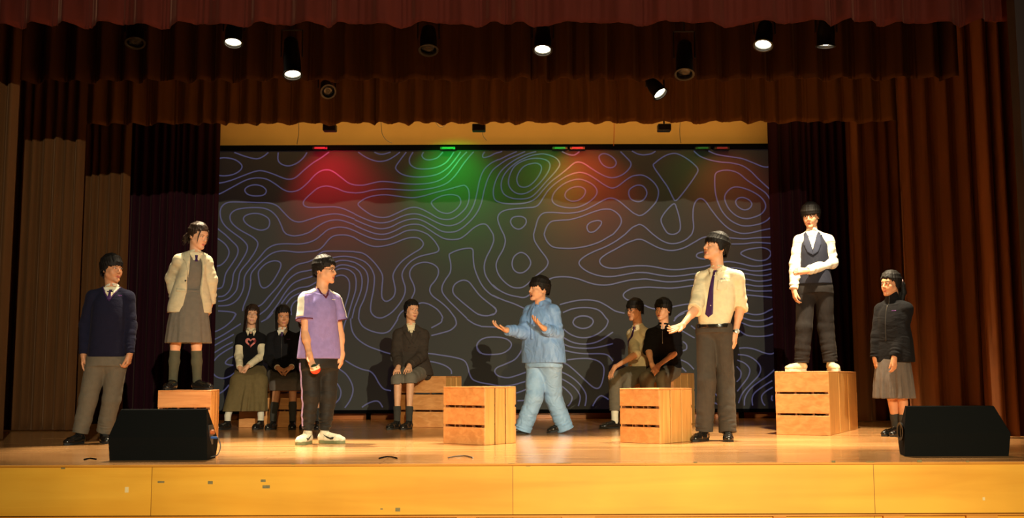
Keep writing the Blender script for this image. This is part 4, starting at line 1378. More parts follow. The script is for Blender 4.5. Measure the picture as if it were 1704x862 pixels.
class Person:
    """joints are given as photo pixels plus a depth offset in metres and become world points"""
    def __init__(s, sp):
        s.sp = sp
        bx, by = sp['base']
        if 'Y' in sp: s.Y0 = sp['Y']; s.z0 = sp['z0']
        else: s.Y0 = floor_at(bx, by)[1]; s.z0 = 0.0
        s.S = s.Y0 / F_PX            # metres per pixel
        j = lambda q: at(q[0], q[1], s.Y0 + (q[2] if len(q) > 2 else 0.0))
        s.j = j
        s.cy = math.radians(sp['yaw']); s.hy = math.radians(sp.get('hipyaw', sp['yaw']))
        s.U = np.array((math.cos(s.cy), math.sin(s.cy), 0)); s.N = np.array((math.sin(s.cy), -math.cos(s.cy), 0))
        s.HU = np.array((math.cos(s.hy), math.sin(s.hy), 0)); s.HN = np.array((math.sin(s.hy), -math.cos(s.hy), 0))
        s.head = j(sp['head']); s.HF = head_frame(sp['hyaw'], sp.get('hpitch', 0), sp.get('hroll', 0))
        s.hs = sp.get('hs', 1.0) * 1.11
        s.shc = j(sp['sh']); s.neck = j(sp['neck']); s.hip = j(sp['hip'])
        s.sw = sp.get('sw', .18); s.hw = sp.get('hw', .09)
        s.shL, s.shR = s.shc - s.U * s.sw - (0, 0, .022), s.shc + s.U * s.sw - (0, 0, .022)
        if 'shz' in sp:
            s.shL = s.shL + (0, 0, sp['shz'][0]); s.shR = s.shR + (0, 0, sp['shz'][1])
        s.hpL, s.hpR = s.hip - s.HU * s.hw, s.hip + s.HU * s.hw
        s.elL, s.wrL = j(sp['armL'][0]), j(sp['armL'][1])
        s.elR, s.wrR = j(sp['armR'][0]), j(sp['armR'][1])
        s.knL, s.anL = j(sp['legL'][0]), j(sp['legL'][1])
        s.knR, s.anR = j(sp['legR'][0]), j(sp['legR'][1])
        s.up = nrm(s.shc - s.hip)
        s.root = empty('person', (at(bx, by, s.Y0)[0], s.Y0, s.z0), sp['label'], 'person')
        s.girth = sp.get('girth', 1.0)
        L = np.linalg.norm
        print('LIMB %-16s head-foot %.2f sh-el %.2f %.2f el-wr %.2f %.2f hip-kn %.2f %.2f kn-an %.2f %.2f torso %.2f' % (
            sp['id'], s.head[2] + .12 - s.z0, L(s.elL - s.shL), L(s.elR - s.shR), L(s.wrL - s.elL), L(s.wrR - s.elR),
            L(s.knL - s.hpL), L(s.knR - s.hpR), L(s.anL - s.knL), L(s.anR - s.knR), L(s.shc - s.hip)))

    def allpts(s):
        P = [s.head + (0, 0, .13), s.head - (0, 0, .13), s.shL, s.shR, s.hpL, s.hpR, s.elL, s.elR, s.wrL, s.wrR, s.knL, s.knR, s.anL, s.anR]
        return np.array(P)

    def grid(s, h, pts, pad=.16):
        P = np.array(pts)
        return Grid(P.min(0) - pad, P.max(0) + pad, h)

    # ---- torso slices
    def torso(s, zlo, grow=0.0, fat=1.0, hemw=None, top=True, waist=None, belly=0.0):
        g = s.girth
        sw = s.sw
        za, zb = s.hip[2], s.shc[2]
        def c(z):
            t = (z - za) / (zb - za)
            return s.hip + (s.shc - s.hip) * t
        st = []
        L = zb - za
        def row(z, a, b, dn=0.0):
            p = c(z) - s.N * dn
            st.append((z, p[0], p[1], (a * g + grow) * fat, (b * g + grow) * fat))
        hw = hemw if hemw else s.hw + .075
        wa = waist if waist else sw * .78
        if zlo < za: row(zlo, hw, .105)
        row(max(zlo, za), hw, .108, 0)
        if zlo < za + L * .3: row(za + L * .35, wa, .098 + belly, -belly * .5)
        row(za + L * .70, sw * .90, .112)
        row(za + L * .88, sw * .88, .100)
        if top:
            row(zb - .005, sw * .66, .084)
            row(zb + .03, sw * .36, .064)
        return st

    def body(s, h=.0045):
        sp = s.sp
        P = list(s.allpts())
        G = s.grid(h, P, .17)
        H, c, q = s.HF, s.head, s.hs
        W = lambda x, y, z: c + H @ (np.array((x, y, z)) * q)
        wd = sp.get('face', 1.0)
        # torso, limbs
        G.loft(s.torso(s.hip[2] - .04, -.012), s.cy, k=.02)
        G.ell(s.hip, (.15, .10, .09), np.stack([s.HU, s.HN, np.array((0, 0, 1.0))], 1), k=.03)
        G.cone(s.shL, s.neck - (0, 0, .02), .045, .05, .03); G.cone(s.shR, s.neck - (0, 0, .02), .045, .05, .03)
        G.cone(s.neck - (0, 0, .06), W(0, -.022, -.05), .056 * q, .052 * q, .015)
        lt = sp.get('limb', 1.0)
        for (a, b, w_) in ((s.shL, s.elL, s.wrL), (s.shR, s.elR, s.wrR)):
            G.cone(a, b, .045 * lt, .036 * lt, .02); G.cone(b, w_, .038 * lt, .0245 * lt, .012)
            m = b + (w_ - b) * .3
            G.cone(b + (w_ - b) * .1, m, .036 * lt, .038 * lt, .02)
        for (a, b, w_) in ((s.hpL, s.knL, s.anL), (s.hpR, s.knR, s.anR)):
            G.cone(a, b, .075 * lt, .05 * lt, .02)
            G.cone(b, w_, .05 * lt, .034 * lt, .015)
            back = nrm(np.cross(s.HU, w_ - b)) * -1
            if back @ s.HN > 0: back = -back
            G.cone(b + (w_ - b) * .2 + back * .012, b + (w_ - b) * .55 + back * .010, .044 * lt, .036 * lt, .02)
        # head
        G.ell(W(0, -.014, .030), np.array((.074, .094, .090)) * q, H, .01)
        G.ell(W(0, .020, -.036), np.array((.060 * wd, .066, .082)) * q, H, .02)
        for sx in (-1, 1):
            G.cone(W(sx * .048 * wd, .006, -.050), W(sx * .014, .062, -.098), .022 * q * wd, .016 * q, .02)
            G.cone(W(sx * .038 * wd, .052, -.028), W(sx * .030, .060, -.046), .024 * q * wd, .020 * q * wd, .02)
            G.cone(W(sx * .012, .081, .026), W(sx * .040, .068, .024), .011 * q, .010 * q, .014)
        G.ell(W(0, .073, -.103), np.array((.020, .016, .015)) * q, H, .018)
        G.ell(W(0, .052, .040), np.array((.052, .032, .05)) * q, H, .02)
        for sx in (-1, 1):
            G.ell(W(sx * .031, .100, .004), np.array((.017, .016, .011)) * q, H, .010, neg=True)
            G.ell(W(sx * .031, .076, .002), np.array((.015, .012, .0115)) * q, H, .003)
        G.cone(W(0, .084, .010), W(0, .103, -.030), .0075 * q, .0105 * q, .010)
        for sx in (-1, 1): G.ell(W(sx * .0125, .094, -.036), np.array((.0085, .010, .0075)) * q, H, .005)
        if sp.get('mouth') == 'open':
            G.cone(W(-.016, .080, -.058), W(.016, .080, -.058), .008 * q, .008 * q, .006)
            G.cone(W(-.013, .078, -.090), W(.013, .078, -.090), .008 * q, .008 * q, .006)
            G.ell(W(0, .092, -.073), np.array((.017, .024, .012)) * q, H, .003, neg=True)
        else:
            G.cone(W(-.017, .080, -.0655), W(.017, .080, -.0655), .0062 * q, .0062 * q, .006)
            G.cone(W(-.013, .079, -.0760), W(.013, .079, -.0760), .0072 * q, .0072 * q, .005)
            G.cone(W(-.024, .094, -.0708), W(.024, .094, -.0708), .0022, .0022, .003, neg=True)
        for sx in (-1, 1):
            e = W(sx * .074, -.008, -.004)
            G.ell(e + H[:, 1] * -.006, np.array((.010, .019, .031)) * q, H @ np.array(Matrix.Rotation(-.2 * sx, 3, 'Z')), .006)
            G.ell(e + H[:, 0] * sx * .010 + H[:, 1] * .002, np.array((.006, .010, .018)) * q, H, .004, neg=True)
        # hands
        for side in ('L', 'R'):
            hd = sp.get('hand' + side)
            w_ = s.wrL if side == 'L' else s.wrR
            e_ = s.elL if side == 'L' else s.elR
            if hd is None: continue
            s.make_hand(G, w_, e_, side, hd)
        # feet
        for a, ty in ((s.anL, sp.get('toeL', sp['yaw'])), (s.anR, sp.get('toeR', sp['yaw']))):
            ty = math.radians(ty)
            d = np.array((math.sin(ty), -math.cos(ty), 0))
            G.cone(a - (0, 0, .0), np.array((a[0], a[1], s.z0 + .045)), .030, .026, .01); G.cone(np.array((a[0], a[1], s.z0 + .045)), np.array((a[0], a[1], s.z0 + .04)) + d * .08, .024, .018, .01)
        s.G = G
        o = G.obj('body', sp.get('skin', S1), s.root)
        s.face_parts()
        return o

    def make_hand(s, G, w, e, side, hd):
        """hd: dict(d=direction of fingers (world), n=palm normal, curl, spread, thumb)"""
        D = nrm(hd.get('d', w - e))
        Nn = np.array(hd['n'], float); Nn = nrm(Nn - D * (Nn @ D))
        T_ = np.cross(D, Nn)
        T_ = nrm(T_) * hd.get('ts', 1)
        sc = hd.get('s', 1.0) * s.sp.get('handscale', 1.0)
        curl = hd.get('curl', .35); spread = hd.get('spread', .10)
        offs = [.027, .009, -.009, -.026]
        kn = []
        for i, o_ in enumerate(offs):
            base = w + D * .012 * sc + T_ * o_ * .55 * sc
            K = w + D * (.088 - (0, 0, .004, .011)[i]) * sc + T_ * o_ * sc
            G.cone(base, K, .0155 * sc, .0112 * sc, .012)
            kn.append(K)
        G.cone(w - D * .01, w + D * .03, .026 * sc, .022 * sc, .012, side=T_, fl=1.1)
        cl = curl if isinstance(curl, (list, tuple)) else [curl] * 4
        for i, K in enumerate(kn):
            L = np.array((.043, .027, .021)) * (.95, 1.05, .98, .80)[i] * sc
            ang = 0.0
            p = K
            sp_ = spread * (1.5, .5, -.5, -1.6)[i]
            r = [.0092, .0084, .0076, .0064]
            for k_ in range(3):
                ang += cl[i] * (0.8, 1.1, .75)[k_]
                dd = nrm(D * math.cos(ang) + Nn * math.sin(ang) + T_ * sp_ * math.cos(ang))
                p2 = p + dd * L[k_]
                G.cone(p, p2, r[k_] * sc, r[k_ + 1] * sc, .003 if k_ else .005)
                p = p2
        ta = hd.get('thumb', .7)
        b0 = w + D * .018 * sc + T_ * .020 * sc + Nn * .006
        d1 = nrm(D * math.cos(ta) + T_ * math.sin(ta) + Nn * .25)
        b1 = b0 + d1 * .044 * sc
        d2 = nrm(D * math.cos(ta * .55) + T_ * math.sin(ta * .55) + Nn * (.25 + hd.get('tcurl', .2)))
        b2 = b1 + d2 * .032 * sc
        b3 = b2 + nrm(d2 + Nn * hd.get('tcurl', .2) * .6) * .024 * sc
        G.cone(b0, b1, .0155 * sc, .0115 * sc, .010); G.cone(b1, b2, .011 * sc, .0098 * sc, .004); G.cone(b2, b3, .0098 * sc, .0078 * sc, .003)

    def face_parts(s):
        sp, H, c, q = s.sp, s.HF, s.head, s.hs
        R_, F_, U_ = H[:, 0], H[:, 1], H[:, 2]
        def fp(name, poly, mat, off=.0015, th=.003, step=.004, N=None):
            return patch(s.G, name, [(x * q, y * q) for x, y in poly], c, R_, U_, F_ if N is None else N, mat, s.root, off, th, step, .16, .2)
        for sx in (-1, 1):
            al = [(-.0150, -.001), (-.009, .0036), (0, .0052), (.009, .0040), (.0152, .0005), (.008, -.0032), (0, -.0040), (-.009, -.0032)]
            if sp.get('eyes') == 'down': al = [(x, y * .55) for x, y in al]
            eo = fp('eye', [(sx * .031 + sx * x, .0015 + y) for x, y in al], M_eye)
            ir = [(sx * .031 + .0050 * math.cos(a), .0020 + min(.0046, .0050 * math.sin(a))) for a in np.linspace(0, 2 * math.pi, 12, endpoint=False)]
            fp('iris', ir, M_iris, off=.0024, th=.002)
            lid = [(-.0160, -.0004), (-.009, .0046), (0, .0064), (.009, .0052), (.0165, .0012), (.0160, -.0002), (.009, .0034), (0, .0046), (-.009, .0030)]
            fp('eyelash', [(sx * .031 + sx * x, .0016 + y) for x, y in lid], M_brow, off=.0024, th=.002)
            bw = [(-.018, .0170), (-.008, .0215), (.006, .0225), (.019, .0175), (.019, .0155), (.006, .0190), (-.008, .0175), (-.018, .0140)]
            fp('eyebrow', [(sx * .031 + sx * x, y) for x, y in bw], M_brow, off=.002, th=.003)
        if sp.get('mouth') == 'open':
            fp('mouth_opening', [(.0150 * math.cos(a), -.0735 + .0105 * math.sin(a)) for a in np.linspace(0, 2 * math.pi, 14, endpoint=False)], M_mouth, off=.001)
            fp('lips', [(-.021, -.066), (-.010, -.059), (0, -.061), (.010, -.059), (.021, -.066), (.0, -.0645)], M_lip)
            fp('lips', [(-.019, -.080), (-.010, -.089), (0, -.091), (.010, -.089), (.019, -.080), (0, -.0845)], M_lip)
        else:
            fp('lips', [(-.022, -.0705), (-.012, -.0655), (-.004, -.0632), (0, -.0645), (.004, -.0632), (.012, -.0655), (.022, -.0705), (.012, -.0775), (0, -.0805), (-.012, -.0775)], M_lip, off=.0010, th=.003)

    def hair(s, style='boy', mat=None, front=.052, side=-.012, back=-.065, vol=1.0, clumps=70, seed=3, part=False, temple=.02, h=.0036, droop=0.0):
        H, c, q = s.HF, s.head, s.hs
        R_, F_, U_ = H[:, 0], H[:, 1], H[:, 2]
        rs = np.random.RandomState(seed)
        W = lambda x, y, z: c + H @ (np.array((x, y, z)) * q)
        G = Grid(c - .20 * q - np.array((0, 0, max(0, -back - .12))), c + .19 * q, h)
        vol = vol + (.045 if style == 'boy' else .03)
        rad = np.array((.083 * vol, .104 * (.4 + .6 * vol), .098 * (.2 + .8 * vol)))
        cc = np.array((0, -.014, .032))
        G.ell(W(*cc), rad * q, H, .0)
        if back < -.09:
            G.cone(W(0, -.045, -.02), W(0, -.055, back + .03), .075 * q, .055 * q, .02, side=R_, fl=1.15)
        # face opening: height of the hair edge as a function of the angle from the front
        A_ = np.radians([0, 30, 48, 66, 80, 96, 112, 135, 180])
        Zc = np.array([front, front - .004, temple + .012, temple - .01, side, side + .012 if back > -.09 else side, .0 if back > -.09 else side - .04, (back + .02) if back > -.09 else back, back])
        x, y, z = G.ax[0][:, None, None] - c[0], G.ax[1][None, :, None] - c[1], G.ax[2][None, None, :] - c[2]
        lx, ly, lz = (x * H[0, i] + y * H[1, i] + z * H[2, i] for i in range(3))
        ang = np.abs(np.arctan2(lx, ly + .014 * q))
        zc = np.interp(ang, A_, Zc * q)
        # jagged edge made of locks
        jag = .006 * np.sin(ang * 23 + seed) + .004 * np.sin(ang * 41 + seed * 2)
        G.f = np.maximum(G.f, (zc + .016 * np.clip(1.3 - ang, 0, 1) + jag - lz).astype(np.float32) * .8)
        # keep it a shell outside the face
        crown = np.array((0, -.045, .122)) if not part else np.array((.010, -.01, .126))
        for i in range(clumps):
            a = (i + rs.rand() * .8) / clumps * 2 * math.pi
            aa = abs((a + math.pi) % (2 * math.pi) - math.pi)
            ze = np.interp(aa, A_, Zc) + .010 - rs.rand() * .030 - (droop if aa < .9 else 0)
            ze = max(ze, -.13)
            sw_ = rs.uniform(-.3, .3)
            k0 = (crown + rs.uniform(-.008, .008, 3) - cc) / rad
            k0 = k0 / np.linalg.norm(k0)
            zs = (ze - cc[2]) / rad[2]
            hr_ = math.sqrt(max(.0, 1 - zs * zs)) if zs > 0 else 1.0
            k1 = np.array((math.sin(a) * hr_, math.cos(a) * hr_, min(zs, .97) if zs > 0 else 0.0))
            pts_ = []
            lift = rs.uniform(.0, .03)
            for t in (0, .3, .55, .8, 1.0):
                v = k0 * (1 - t) + k1 * t
                v = v / np.linalg.norm(v)
                c_, s_ = math.cos(sw_ * t * (1 - t) * 2), math.sin(sw_ * t * (1 - t) * 2)
                v = np.array((v[0] * c_ - v[1] * s_, v[0] * s_ + v[1] * c_, v[2]))
                pts_.append(cc + v * rad * (1.0 + lift * math.sin(t * 3.1) - .045 * t))
            r = [.010, .013, .013, .010, .008 if zs < 0 else .0026]
            if zs < 0:
                pts_.append(np.array((math.sin(a) * rad[0] * .93, cc[1] + math.cos(a) * rad[1] * .94, ze)))
                r.append(.0025)
            for k_ in range(len(pts_) - 1):
                G.cone(W(*pts_[k_]), W(*pts_[k_ + 1]), r[k_] * q, r[k_ + 1] * q, .006)
        s.HG = G
        return G

    def hair_done(s, mat):
        return s.HG.obj('hair', mat, s.root)

    # ---- garments
    def top(s, name, mat, hem, grow=.012, sleeve='long', cuff=.96, sr=(.066, .056, .042), fold=.003, hemw=None, waist=None, h=.006, neckcut=.058,
            pad=0.0, belly=0.0, hold=False, yaw=None, slv=(1, 1), neckdrop=0.0, pleat=None):
        P = [s.shL, s.shR, s.elL, s.elR, s.wrL, s.wrR, s.hip, s.neck + (0, 0, .08), np.array((s.hip[0], s.hip[1], hem)), s.hip + .12, s.hip - .12, s.shL + (0, 0, .02)]
        G = s.grid(h, P, .12)
        for q_, (a, b, w_) in enumerate(((s.shL, s.elL, s.wrL), (s.shR, s.elR, s.wrR))):
            if not slv[q_]: continue
            if sleeve == 'long':
                G.cone(a, b, sr[0] + pad, sr[1], .025, fold=(fold, 3, .5 + q_))
                e = b + (w_ - b) * cuff
                G.cone(b, e, sr[1], sr[2], .018, fold=(fold * 1.2, 4, 1.7 + q_))
                G.cut(e, w_ - b, sr[2] + .022, sr[2] + .014)
            elif sleeve == 'elbow':
                e = b + (w_ - b) * cuff
                G.cone(a, b, sr[0] + pad, sr[1], .025, fold=(fold, 3, .5 + q_))
                G.cone(b, e, sr[1], sr[2], .015, fold=(fold, 2, 1))
                G.cut(e, w_ - b, sr[2] + .022, sr[2] + .02)
            elif sleeve == 'short':
                e = a + (b - a) * cuff
                G.cone(a, e, sr[0] + pad, sr[1], .025, fold=(fold, 1.5, .5 + q_))
                G.cut(e, b - a, sr[1] + .015, sr[1] + .02)
        G.loft(s.torso(hem, grow, 1.0, hemw, True, waist, belly), s.cy if yaw is None else yaw, k=.02, pleat=pleat)
        for m in (s.shL, s.shR):
            G.cone(m, s.neck - (0, 0, .015), sr[0] * .86 + pad, .052, .03)
        # neck hole
        G.cone(s.neck + (0, 0, .02 - neckdrop), s.neck + (0, 0, .2), neckcut, neckcut * 1.1, .006, neg=True)
        s.last = G
        return G

    def trousers(s, mat, r=(.098, .078, .072), top=.06, ankle=.0, fold=.004, h=.006, name='trousers', cuffcut=None, flare=0.0, seat=True):
        P = [s.hpL, s.hpR, s.knL, s.knR, s.anL, s.anR, s.hip + (0, 0, .14)]
        G = s.grid(h, P, .13)
        G.ell(s.hip, (s.hw + .075, .112, .12), np.stack([s.HU, s.HN, np.array((0, 0, 1.0))], 1), k=.03)
        if s.shc[2] - s.hip[2] > .3:
            tp = s.hip + s.up * (top + .01); gg = s.girth
            G.loft([(s.hip[2] - .05, s.hip[0], s.hip[1], (s.hw + .080) * gg, .122 * gg), (tp[2], tp[0], tp[1], (s.hw + .062) * gg, .116 * gg)], s.hy, k=.02)
        for i, (a, b, w_) in enumerate(((s.hpL, s.knL, s.anL), (s.hpR, s.knR, s.anR))):
            G.cone(a, b, r[0], r[1], .03, fold=(fold * .6, 2.5, i * 1.3))
            e = b + (w_ - b) * (1.0 + ankle)
            m = b + (e - b) * .6
            G.cone(b, m, r[1], (r[1] + r[2]) / 2, .02, fold=(fold * .7, 2, 1 + i))
            G.cone(m, e, (r[1] + r[2]) / 2, r[2], .01, fold=(fold, 3, 2 + i * 2))
            G.cut(e, w_ - b, r[2] + .03, .16)
        G.cut(s.hip + (0, 0, top), (0, 0, 1), .3, .2)
        s.TG = G
        return G.obj(name, mat, s.root)

    def skirt(s, mat, rows, pleat=(.012, 14, .3), h=.006, name='skirt', yaw=None, hollow=True):
        """rows (z, px-centre point, half width, half depth)"""
        st = [(r[0], r[1][0], r[1][1], r[2], r[3]) for r in rows]
        a = np.array(st)
        lo = (a[:, 1].min() - a[:, 3].max() - .06, a[:, 2].min() - a[:, 3].max() - .06, a[:, 0].min() - .03)
        hi = (a[:, 1].max() + a[:, 3].max() + .06, a[:, 2].max() + a[:, 3].max() + .06, a[:, 0].max() + .03)
        G = Grid(lo, hi, h)
        yw = s.hy if yaw is None else yaw
        G.loft(st, yw, k=0, n=2.2, pleat=pleat)
        if hollow:
            st2 = [(r[0] - .02 if i == 0 else r[0] - .05, r[1], r[2], r[3] - .02, r[4] - .02) for i, r in enumerate(sorted(st))]
            G.loft(st2, yw, k=0, n=2.2, neg=True)
        s.SG = G
        return G.obj(name, mat, s.root)

    def shoe(s, an, toe_deg, L=.27, kind='leather', mat=None, sole=None, pitch=0.0, w=1.0, ground=None, name='shoe'):
        ty = math.radians(toe_deg)
        z0 = s.z0 if ground is None else ground
        d = np.array((math.sin(ty), -math.cos(ty), 0)); sd = np.array((math.cos(ty), math.sin(ty), 0)); up = np.array((0, 0, 1.0))
        if pitch:
            a = math.radians(pitch)
            d, up = d * math.cos(a) - up * math.sin(a), up * math.cos(a) + d * math.sin(a)
        heel = np.array((an[0], an[1], z0)) - np.array((d[0], d[1], 0)) * L * .22
        if pitch: heel = heel + np.array((0, 0, abs(L * math.sin(math.radians(pitch)))))
        W = lambda f, x, z: heel + d * f * L + sd * x + up * z
        chunky = .010 if kind == 'sneaker' else 0.0
        G = Grid(np.minimum(W(-.1, 0, 0), W(1.1, 0, 0)) - .09 - np.array((0, 0, 0)), np.maximum(W(-.1, 0, .1), W(1.1, 0, .1)) + .09, .0045)
        b = .030 + chunky
        G.cone(W(.12, 0, b + .012), W(.34, 0, b + .014), .034 * w, .035 * w, .01)
        G.cone(W(.34, 0, b + .010), W(.72, 0, b), .036 * w, .038 * w, .015, side=sd, fl=1.12)
        G.cone(W(.72, 0, b), W(.88, 0, b - .004), .036 * w, .026 * w, .01, side=sd, fl=1.25)
        G.cone(W(.16, 0, .055 + chunky), np.array((an[0], an[1], 0)) * (1, 1, 0) + np.array((0, 0, z0)) + up * (.085 + chunky), .034 * w, .038 * w, .015)
        G.cone(W(.28, 0, .065 + chunky), W(.52, 0, .045 + chunky), .026 * w, .022 * w, .02)
        G.cut(W(.5, 0, .014 + chunky), -up, .3, .2)
        o = G.obj(name, mat or M_shoe, s.root)
        # sole
        n = 26
        out = []
        for i in range(n):
            a = 2 * math.pi * i / n
            f = .5 - .5 * math.cos(a)
            wd = np.interp(f, [0, .12, .35, .55, .75, .9, 1], [.0, .030, .029, .034, .043, .032, .0]) * w * 1.05
            out.append((f, wd * (1 if math.sin(a) >= 0 else -1)))
        mb = MB()
        th = .018 + chunky
        V = [W(f, x, .0015) for f, x in out] + [W(f, x * 1.02, th) for f, x in out]
        F = [tuple(range(n)), tuple(range(n, 2 * n))[::-1]] + [(i, i + n, (i + 1) % n + n, (i + 1) % n) for i in range(n)]
        mb.add(V, [f[::-1] for f in F]); mb.build('sole', sole or M_sole, o)
        if kind in ('sneaker', 'lace'):
            mb = MB()
            for k_ in range(4):
                f = .40 + .07 * k_
                zt_ = b + .045 - .055 * (k_ / 5)
                P, ok = G.hit(np.array([W(f + dx, x, .16) for x, dx in ((-.022, 0), (-.011, .01), (0, .02), (.011, .03), (.022, .04))]), np.tile(-up, (5, 1)), .16)
                mb.tube([p + up * .001 for p in P], .0028, 6)
            mb.build('laces', M_wsock if kind == 'sneaker' else M_sole, o)
        s.lastshoe = (G, W, up, sd, d, o)
        return o

    def sock(s, kn, an, t0, mat, r=(.05, .038), h=.006):
        a = an + (kn - an) * t0
        G = s.grid(h, [a, an - (0, 0, .05)], .08)
        m = an + (a - an) * .62
        lt = s.sp.get('limb', 1.0)
        G.cone(a + (kn - an) * .2, m, r[0] * lt + .006, r[0] * lt + .004, .01); G.cone(m, an, r[0] * lt + .004, r[1] * lt + .006, .02); G.cone(an, np.array((an[0], an[1], s.z0 + .06)), r[1] * lt + .006, r[1] * lt + .005, .01)
        G.cut(a, kn - an, .12, .2)
        return G.obj('sock', mat, s.root)

    # chest patches: (u across picture-right, v up) relative to the pit of the neck
    def chest(s, G, name, poly, mat, off=.004, thick=.007, step=.012, O=None):
        O = (s.neck if O is None else O)
        V_ = nrm(s.up - s.N * (s.up @ s.N)) if True else s.up
        return patch(G, name, poly, O, s.U, V_, s.N, mat, s.root, off, thick, step, .30, .5)

    def mark(s, G, cx, cz, w, hgt, mat, seed=0, name='stitched_mark'):
        """small illegible stitched lettering as a row of tiny strokes"""
        rs = np.random.RandomState(seed)
        mb = None
        n = 6
        for i in range(n):
            x = cx - w / 2 + w * (i + .5) / n
            hh = hgt * rs.uniform(.5, 1.0)
            s.chest(G, name, [(x - w / n * .34, cz), (x + w / n * .30, cz + rs.uniform(-.001, .001)), (x + w / n * .34, cz + hh), (x - w / n * .24, cz + hh)], mat, .0035, .004, .02)
            if i >= 0 and n > 6: break

    def collar(s, mat, spread=.0, r=.058, hgt=.036, parent=None, gap=True, tilt=.35):
        """band round the neck plus two points"""
        nk = s.neck
        G = Grid(nk - .11, nk + .11, .003)
        up = nrm(np.array((0, 0, 1)) - s.N * tilt)
        a = nk - up * .012; b = nk + up * hgt * .55
        G.cone(a, b, r + .011, r + .001, 0)
        G.cut(b, up, .15, .12); G.cut(a, -up, .15, .12)
        G.cone(a - up * .03, b + up * .06, r + .001, r - .007, 0, neg=True)
        if gap:
            f = nk + s.N * (r)
            G.cone(f - (0, 0, .02), f + s.N * .02 + np.array((0, 0, .06)), .006, .030, .004, neg=True)
        return G.obj('collar', mat, s.root)

    def glasses(s):
        H, c, q = s.HF, s.head, s.hs
        W = lambda x, y, z: c + H @ (np.array((x, y, z)) * q)
        mb = MB()
        for sx in (-1, 1):
            ring = [W(sx * .032 + .022 * math.cos(a), .0975 - .05 * abs(.022 * math.cos(a) * sx + .032) + .0, .000 + .018 * math.sin(a)) for a in np.linspace(0, 2 * math.pi, 20, endpoint=False)]
            mb.tube(ring, .0020, 6, closed=True)
            mb.tube([W(sx * .054, .094, .006), W(sx * .072, .06, .006), W(sx * .080, -.008, .008), W(sx * .080, -.022, -.006)], .0020, 6)
        mb.tube([W(-.010, .0975, .004), W(0, .1005, .007), W(.010, .0975, .004)], .0018, 6)
        return mb.build('glasses', M_frame, s.root, smooth=True)

ZV = np.array((0, 0, 1.0))


def zz(p, py, px=None):
    return at(px if px is not None else p.sp['base'][0], py, p.Y0)[2]


def pt(p, px, py, dy=0.0):
    return at(px, py, p.Y0 + dy)


RELAX_L = dict(d=(.05, -.12, -1), n=(1, .1, 0), curl=.26, thumb=.22, spread=.0)
RELAX_R = dict(d=(-.05, -.12, -1), n=(-1, .1, 0), curl=.26, thumb=.22, spread=.0, ts=-1)


def V_neck(w, dpt, top=.002):
    return [(-w, top), (-w * .55, -dpt * .45), (0, -dpt), (w * .55, -dpt * .45), (w, top)]


def collar_points(p, G, mat, w=.055, d=.065, top=-.002, off=.008):
    for sx in (-1, 1):
        p.chest(G, 'collar_point', [(sx * w, top), (sx * .014, -.016), (sx * .034, -d), (sx * (w + .012), -.012)], mat, off, .008, .014)


def tie(p, G, mat, L=.14, w=.028, off=.010, knot=True, top=-.028):
    if knot:
        p.chest(G, 'tie_knot', [(-.014, top), (.014, top), (.009, top - .03), (-.009, top - .03)], mat, off + .006, .012, .01)
    if L > .04:
        p.chest(G, 'tie', [(-.009, top - .028), (.009, top - .028), (w * .85, top - L * .8), (w, top - L), (0, top - L - .03 * (L > .3)), (-w, top - L), (-w * .85, top - L * .8)], mat, off, .008, .016)


def buttons(p, G, pts, mat=None, r=.006, off=.008):
    for (u, v) in pts:
        p.chest(G, 'button', [(u + r * math.cos(a), v + r * math.sin(a)) for a in np.linspace(0, 2 * math.pi, 8, endpoint=False)], mat or M_button, off, .006, .02)


# 1 --------------------------------------------------------------- boy in navy sweater
p = Person(dict(id='navy', base=(152, 738), yaw=10, hyaw=58, head=(186.5, 448), hs=.93, neck=(187, 478, .01), sh=(184, 491), sw=.150, hip=(178, 600), hw=.085,
    armL=[(142, 541, .03), (139, 590, -.03)], armR=[(217.5, 543, .03), (216, 589, -.04)],
    legL=[(147, 664, -.03), (133, 722, -.05)], legR=[(186, 664, .03), (173, 720, .10)], toeL=-22, toeR=25, skin=S2, handL=RELAX_L, handR=dict(RELAX_R, curl=.9, thumb=.2),
    label='standing person in a navy V-neck sweater and grey trousers, leftmost on the stage'))
p.body(); p.hair('boy', front=.040, side=-.030, temple=.022, clumps=80, droop=.006); p.hair_done(M_hair)
p.trousers(M_greyt, (.098, .080, .068), fold=.003, ankle=-.02)
p.shoe(p.anL, -15, kind='lace'); p.shoe(p.anR, 30, kind='lace')
G = p.top('sweater', M_navy, zz(p, 594), .020, sr=(.066, .056, .040), hemw=.150, waist=.142, fold=.003, neckcut=.055)
G.obj('sweater', M_navy, p.root)
p.chest(G, 'shirt_front', V_neck(.074, .120), M_cream, .003)
for sx in (-1, 1):
    p.chest(G, 'neckline_trim', [(sx * .074, .004), (sx * .084, .004), (sx * .052, -.060), (0, -.138), (0, -.120), (sx * .041, -.054)], M_tie, .006, .006, .01)
collar_points(p, G, M_white); p.collar(M_white); tie(p, G, M_tie, .095, .020, .009)
p.mark(G, .085, -.085, .03, .008, M_logop)
for q, (a, b) in enumerate(((p.elL, p.wrL), (p.elR, p.wrR))):
    e = a + (b - a) * .98
    g = Grid(e - .09, e + .09, .005); g.cone(e - nrm(b - a) * .03, e + nrm(b - a) * .004, .041, .038, 0); g.cut(e + nrm(b - a) * .004, b - a, .1, .1); g.obj('cuff', M_navy, p.root)

